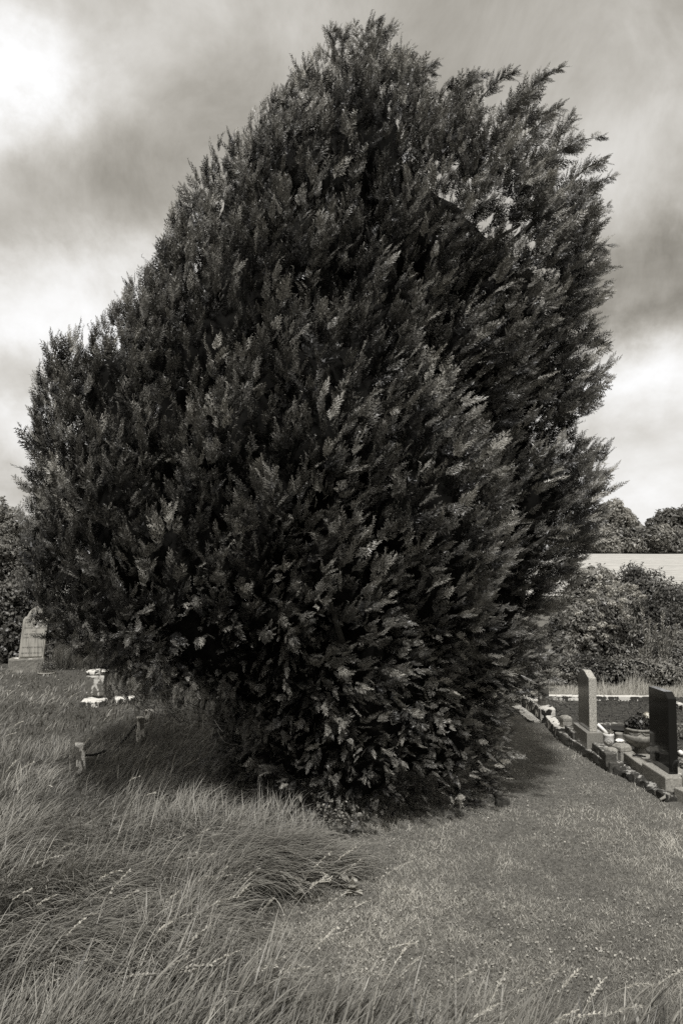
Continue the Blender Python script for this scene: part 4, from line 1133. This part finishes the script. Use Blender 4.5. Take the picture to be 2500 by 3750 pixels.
# weeds
def weed(px, py, hgt, label, kind, seed):
    r = np.random.default_rng(seed); c = P(px, py); z0 = float(terr(c.x, c.y)); root = empty('weed_plant', (c.x, c.y, z0)); tag(root, label, 'weed', 'weeds at the foot of the tree')
    bm = bmesh.new(); V = []; T = []
    nst = 11 if kind == 'bramble' else 7
    for i in range(nst):
        a = r.uniform(0, 6.28); sp = r.uniform(.15, .75) * hgt if kind == 'bramble' else .3 * hgt
        e = np.array([c.x + math.cos(a) * sp * 1.2, c.y + math.sin(a) * sp * .5, z0 + hgt * r.uniform(.4, 1)]); s = np.array([c.x, c.y, z0])
        pts = [s + (e - s) * t + np.array([0, 0, hgt * .25 * math.sin(math.pi * t)]) for t in np.linspace(0, 1, 6)]
        tube(bm, [tuple(q) for q in pts], .0035, .0015, 4)
        for t in np.linspace(.2, 1, 9 if kind == 'bramble' else 3):
            for _ in range(2):
                p = s + (e - s) * t + np.array([0, 0, hgt * .25 * math.sin(math.pi * t)]); L = r.uniform(.018, .034) * (1 if kind == 'bramble' else 2.6)
                d = unit((r.normal(size=3) + np.array([0, -.3, .3]))[None])[0]; n_ = unit(np.cross(d, r.normal(size=3))[None])[0]; w = (np.cross(d, n_) if kind == 'bramble' else np.cross(d, np.array([0, 0, 1.]))) * L * .36
                V += [p, p + d * L * .5 + w, p + d * L, p + d * L * .5 - w]; T += [float(np.clip(r.normal(.6, .2), 0, 1))] * 4
    from_bm('stem', bm, M_bark, root); V = np.array(V); link('foliage', np_mesh('foliage', V, 4, np.arange(len(V)), np.array(T)), M_leafp if kind != 'bramble' else M_leaf, root)
weed(1215, 3085, .36, 'straggly bramble with pale leaves in front of the dark crown base', 'bramble', 2)
weed(1280, 3060, .24, 'smaller bramble spray right of the straggly one', 'bramble', 6)
weed(1285, 3275, .10, 'broad leaved dock growing at the edge of the mown turf', 'dock', 3)
weed(1090, 3290, .13, 'pale broad leaved plant among the tussock tips', 'dock', 8)
weed(160, 3170, .12, 'broad leaved dock deep in the long grass at left', 'dock', 12)

def small_flowers():
    r = np.random.default_rng(2); V = []; T = []
    pts = [(770, 3435), (795, 3505), (985, 3540), (990, 3548), (1010, 3560), (860, 3585), (905, 3580), (1378, 3205), (1404, 3200), (1300, 3297), (2124, 3287), (105, 2830), (182, 2880), (190, 2885), (30, 2515), (38, 2516), (68, 2500), (78, 2501), (270, 2440), (215, 2475)]
    for px, py in pts:
        c = np.array(P(px, py + 25, 0)); c[2] = r.uniform(.05, .09) if py > 3350 or px < 300 else .03
        for i in range(5):
            a = i * 1.257 + r.random(); d = np.array([math.cos(a), math.sin(a), .35]); w = np.array([-math.sin(a), math.cos(a), 0]); L = .013 if py > 3350 and px > 700 else .009
            if py < 2900: L = .018
            V += [c, c + d * L * .6 + w * L * .35, c + d * L, c + d * L * .6 - w * L * .35]; T += [.9] * 4
    tag(link('white_wild_flowers', np_mesh('white_wild_flowers', np.array(V), 4, np.arange(len(V)), np.array(T)), M_petal), 'tiny white wild flowers dotted through the grass', 'wild flowers', kind='stuff')
small_flowers()

# ------------------------------------------------------------------ hedges, bushes and trees behind
HB = 'shrubs growing behind the cemetery boundary'
def hedge(name, label, x0, x1, y, z1, thick, n, size, m, seed, tone0=.45, tonev=.2, flat=.5, group=None):
    r = np.random.default_rng(seed); k = max(3, int((x1 - x0) / (thick * .55)))
    cs = [(x0 + (x1 - x0) * (i + .5) / k, y + r.uniform(-.1, .1) * thick, z1 * (.5 if z1 < 1 else .55) * r.uniform(.9, 1.1)) for i in range(k)]
    rs = [thick * r.uniform(.48, .62)] * k; sq = z1 * .5 / (thick * .55)
    root = empty(name, ((x0 + x1) / 2, y, float(terr((x0 + x1) / 2, y)))); tag(root, label, 'hedge', group)
    V, T = leaf_cloud(r, cs, rs, n, size, tone0, tonev, shell=.75, flat=flat, squash=sq, up=.2)
    link('foliage', np_mesh('foliage', V, 4, np.arange(len(V)), T), m, root)
    bm = bmesh.new(); lump_core(bm, cs, rs, .80, sq); from_bm('shade_core', bm, M_inner, root, True)  # hedge core coloured near black as the shade inside it
hedge('ivy_hedge', 'low clipped leafy hedge behind the dry grass and graves', .6, 9.5, 14.5, .46, .8, 46000, .026, M_leaf, 4, .40, .22)
# shrubs right
cs, rs = pxc([(2150, 2150, 75, .5), (2210, 2230, 85, 0), (2140, 2290, 85, -.2), (2250, 2320, 80, -.2), (2180, 2380, 80, -.4), (2090, 2380, 60, -.4), (2060, 2300, 60, .2), (2280, 2210, 55, .3), (2110, 2200, 60, .4), (2260, 2400, 60, -.4), (2230, 2130, 35, .5)], 17.5)
elder = bush('flowering_shrub', 'tall pale shrub carrying clusters of light blossom right of the tree', 'shrub', (cs[4][0], cs[4][1], -.3), cs, rs, 26000, .050, M_leaf, .42, .24, .06, HB)
def blossoms():
    r = np.random.default_rng(12); V, T = [], []
    for px, py in ((2190, 2140), (2260, 2135), (2275, 2150), (2320, 2150), (2280, 2170), (2235, 2180), (2170, 2200), (2265, 2210), (2200, 2250), (2300, 2260), (2240, 2300), (2210, 2290), (2320, 2180), (2285, 2240), (2350, 2180), (2170, 2300), (2215, 2330), (2180, 2170), (2250, 2160), (2300, 2140), (2310, 2155), (2335, 2165), (2240, 2210), (2270, 2195), (2225, 2150), (2195, 2115), (2120, 2250), (2150, 2330)):
        q = Dp(px + r.normal(0, 4), py + r.normal(0, 4), 16.3 + r.uniform(-.2, .3)); v, t = leaf_cloud(r, [tuple(q)], [.075], 55, .028, .75, .2, flat=.6, squash=.6, up=.5); V.append(v); T.append(t)
    V = np.concatenate(V); link('blossom', np_mesh('blossom', V, 4, np.arange(len(V)), np.concatenate(T)), M_leafp, elder)
blossoms()
cs, rs = pxc([(2330, 2150, 65, 1.5), (2400, 2180, 70, 1.2), (2460, 2230, 75, 1), (2530, 2240, 80, 1), (2360, 2260, 75, .5), (2450, 2320, 85, .3), (2540, 2340, 90, .2), (2350, 2360, 70, .3), (2320, 2110, 40, 1.8)], 17.5)
bush('dark_shrub', 'broad dark shrub below the pale field at the right edge', 'shrub', (cs[5][0], cs[5][1], -.3), cs, rs, 26000, .042, M_leafd, .5, .25, .06, HB)
cs, rs = pxc([(2400, 2430, 55, 0), (2470, 2420, 60, 0), (2540, 2420, 60, 0), (2430, 2370, 50, .3), (2500, 2370, 55, .2)], 16.0)
bush('arching_shrub', 'mid toned arching shrub low against the dark one at right', 'shrub', (cs[1][0], cs[1][1], -.3), cs, rs, 12000, .040, M_leaf, .42, .18, .04, HB, flat=.18)
cs, rs = pxc([(2100, 2450, 60, 0), (2180, 2465, 50, 0), (2250, 2470, 45, 0), (2310, 2465, 45, 0), (2020, 2440, 70, 0)], 16.3)
bush('shade_shrub', 'very dark undergrowth beneath the blossoming shrub', 'shrub', (cs[1][0], cs[1][1], -.3), cs, rs, 8000, .040, M_leafd, .2, .2, .04, HB)
# upright wands of pale leaves
def wands(px, label, seed, tops):
    r = np.random.default_rng(seed); V, T = [], []; bm = bmesh.new(); b = Dp(px, 2470, 15.6)
    for tx, ty in tops:
        e = np.array(Dp(tx, ty, 15.6)); s = np.array(b); s[2] = -.1
        tube(bm, [tuple(s), tuple((s + e) / 2 + np.array([0, 0, .1])), tuple(e)], .012, .004, 5)
        for t in np.linspace(.25, 1, 46):
            p = s + (e - s) * t + np.array([0, 0, .2 * t * (1 - t)])
            for _ in range(3):
                d = unit((np.array([r.normal() * .5, r.normal() * .5, .7]))[None])[0]; L = r.uniform(.05, .085); w = np.cross(d, unit(r.normal(size=(1, 3)))[0]) * L * .16
                V += [p, p + d * L * .5 + w, p + d * L, p + d * L * .5 - w]; T += [float(np.clip(r.normal(.55, .2), 0, 1))] * 4
    root = empty('willow_wands', (b.x, b.y, -.1)); tag(root, label, 'sapling', 'upright saplings behind the hedge')
    from_bm('stem', bm, M_bark, root); V = np.array(V); link('foliage', np_mesh('foliage', V, 4, np.arange(len(V)), np.array(T)), M_leafp, root)
wands(2345, 'pale leaved upright sapling between blossom shrub and dark shrub', 1, [(2370, 2330), (2345, 2380), (2385, 2400), (2330, 2420)])
wands(2425, 'second pale sapling farther right against the dark shrub', 2, [(2425, 2245), (2445, 2300), (2405, 2320), (2480, 2290)])
wands(2365, 'thin taller sapling rising behind the first pale one', 3, [(2352, 2230), (2375, 2270), (2400, 2290)])

# far hedgerow and trees across the field
FG = 'trees of the far hedgerow'
def far_tree(label, items, depth, n, size, m, tone, name='hedgerow_tree'):
    cs, rs = pxc(items, depth); bx = cs[0][0]; zb = float(terr(bx, depth))
    bush(name, label, 'tree', (bx, depth, zb), cs, rs, n, size, m, tone, .2, .3, FG, core=.75, up=.35)
far_tree('rounded pale tree just right of the cypress across the field', [(2250, 1885, 45, 0), (2215, 1900, 40, 0), (2285, 1900, 36, 2), (2305, 1915, 26, 0), (2180, 1920, 42, 0), (2235, 1930, 40, 0)], 142, 9000, .42, M_leafp, .40)
far_tree('spreading dark tree at the far right skyline', [(2460, 1895, 30, 0), (2430, 1905, 32, 0), (2400, 1920, 26, 0), (2490, 1900, 34, 2), (2380, 1920, 18, 0), (2540, 1900, 45, 0), (2470, 1940, 34, 0), (2500, 1950, 36, 0)], 150, 9000, .42, M_leafd, .75)
far_tree('small pointed pale tree in front of the spreading one', [(2425, 1935, 17, 0), (2425, 1950, 20, 0)], 136, 1500, .38, M_leafp, .42)
r_ = np.random.default_rng(55)
def hedgerow():
    labs = ['bushy hedgerow clump hard against the right of the cypress', 'bright topped hedgerow bush left of the roof', 'hedgerow bush under the small dark roof', 'dark hollow hedgerow clump at the middle of the far hedge', 'pale rounded hedgerow bush left of the far right edge', 'last dark hedgerow clump at the right edge of view', 'hedgerow clump mostly hidden behind the cypress']
    for i, cx in enumerate((2170, 2235, 2300, 2365, 2425, 2495, 2100)):
        it = [(cx + r_.uniform(-28, 28), 1985 + r_.uniform(-28, 25), r_.uniform(22, 34), r_.uniform(-2, 2)) for _ in range(7)] + [(cx + dx, 1965, 26, 1) for dx in (-22, 22)] + [(cx + dx, 2010, 24, 0) for dx in (-25, 0, 25)]
        cs, rs = pxc(it, 133); zb = float(terr(cs[0][0], 133))
        bush('hedgerow_bush', labs[i], 'bush', (cs[-2][0], 133, zb), cs, rs, 6500, .36, (M_leaf, M_leafp, M_leaf, M_leafd, M_leafp, M_leafd, M_leaf)[i], (.5, .3, .5, .8, .35, .8, .5)[i], .22, .2, 'bushes of the far hedgerow', core=.75, up=.35)
hedgerow()
def barn():
    a = Dp(2320, 1925, 150); root = empty('far_barn', (a.x + 1.2, 152, float(terr(a.x, 150)))); tag(root, 'small far building showing only a dark sloping roof above the hedgerow', 'barn')
    z0 = float(terr(a.x, 150)); zt = Dp(2355, 1927, 150).z - .1; x0, x1 = a.x - 4, Dp(2358, 1925, 150).x
    prism('wall', [(x0, 150), (x1, 150), (x1, 156), (x0, 156)], z0 - .5, zt - .35, M_conc, root, .02)
    bm = bmesh.new(); pr = [(149.6, zt - .35), (153, zt + .7), (156.4, zt - .35), (156.4, zt - .2), (153, zt + .85), (149.6, zt - .2)]
    lo = [bm.verts.new((x0 - .3, y, z)) for y, z in pr]; hi = [bm.verts.new((x1 + .3, y, z)) for y, z in pr]
    bm.faces.new(lo[::-1]); bm.faces.new(hi)
    for i in range(6): bm.faces.new((lo[i], lo[(i + 1) % 6], hi[(i + 1) % 6], hi[i]))
    bmesh.ops.recalc_face_normals(bm, faces=bm.faces[:]); from_bm('roof', bm, M_concd, root)
barn()

# left: leafy tree over a dark ivy bank
cs, rs = pxc([(40, 1930, 55, 0), (-20, 1900, 60, 0), (95, 1960, 45, .3), (20, 2020, 70, -.2), (90, 2060, 60, 0), (-60, 1980, 80, 0), (140, 2040, 55, .4), (150, 2130, 60, .3), (60, 2120, 60, -.2), (-20, 2100, 70, -.2)], 19.5)
bush('leafy_tree', 'light leaved hedge tree behind the left flank of the cypress', 'tree', (cs[3][0], 19.5, 0), cs, rs, 26000, .055, M_leafp, .28, .2, .12)
cs, rs = pxc([(0, 2200, 70, 0), (70, 2190, 60, .2), (-60, 2260, 80, 0), (50, 2290, 75, 0), (120, 2300, 65, .2), (0, 2370, 80, -.1), (90, 2390, 70, 0), (170, 2400, 65, .2), (-80, 2400, 85, 0), (220, 2380, 55, .5), (170, 2300, 60, .5), (30, 2430, 55, -.1), (250, 2440, 50, .3), (200, 2450, 40, .1)], 17.4)
bush('ivy_bank', 'dark bank of ivy leaves behind the leaning headstone', 'hedge', (cs[3][0], 17.4, 0), cs, rs, 30000, .042, M_leafd, .45, .3, .06, flat=.7)
cs, rs = pxc([(300, 2400, 70, 0), (400, 2400, 80, 0), (520, 2400, 90, .3), (650, 2400, 90, .3), (800, 2400, 90, .3), (950, 2400, 90, .3), (1150, 2400, 100, .3), (1400, 2400, 100, .3), (1650, 2400, 100, .3), (1850, 2400, 90, .2)], 18.2)
bush('ivy_bank', 'dark hedge closing the cemetery behind the cypress', 'hedge', (cs[6][0], 18.2, 0), cs, rs, 16000, .055, M_leafd, .45, .3, .06, flat=.6)
# rank stems at the foot of the ivy bank
def rank_growth():
    r = np.random.default_rng(61); n = 5000; x = r.uniform(-5.85, -4.3, n); y = r.uniform(16.0, 16.6, n)
    V, F, T = blades(x, y, r.uniform(.2, .62, n), .011 * r.uniform(.6, 1.3, n), r.normal(0, .9, n), np.clip(r.normal(.1, .2, n), 0, 1), r.uniform(.1, .9, n), np.clip(.35 + r.normal(0, .2, n), 0, 1), 3, r)
    tag(link('rank_grass', np_mesh('rank_grass', V, 4, F, T), M_grass), 'rank tall grass and stems along the foot of the ivy bank', 'grass', kind='stuff')
rank_growth()
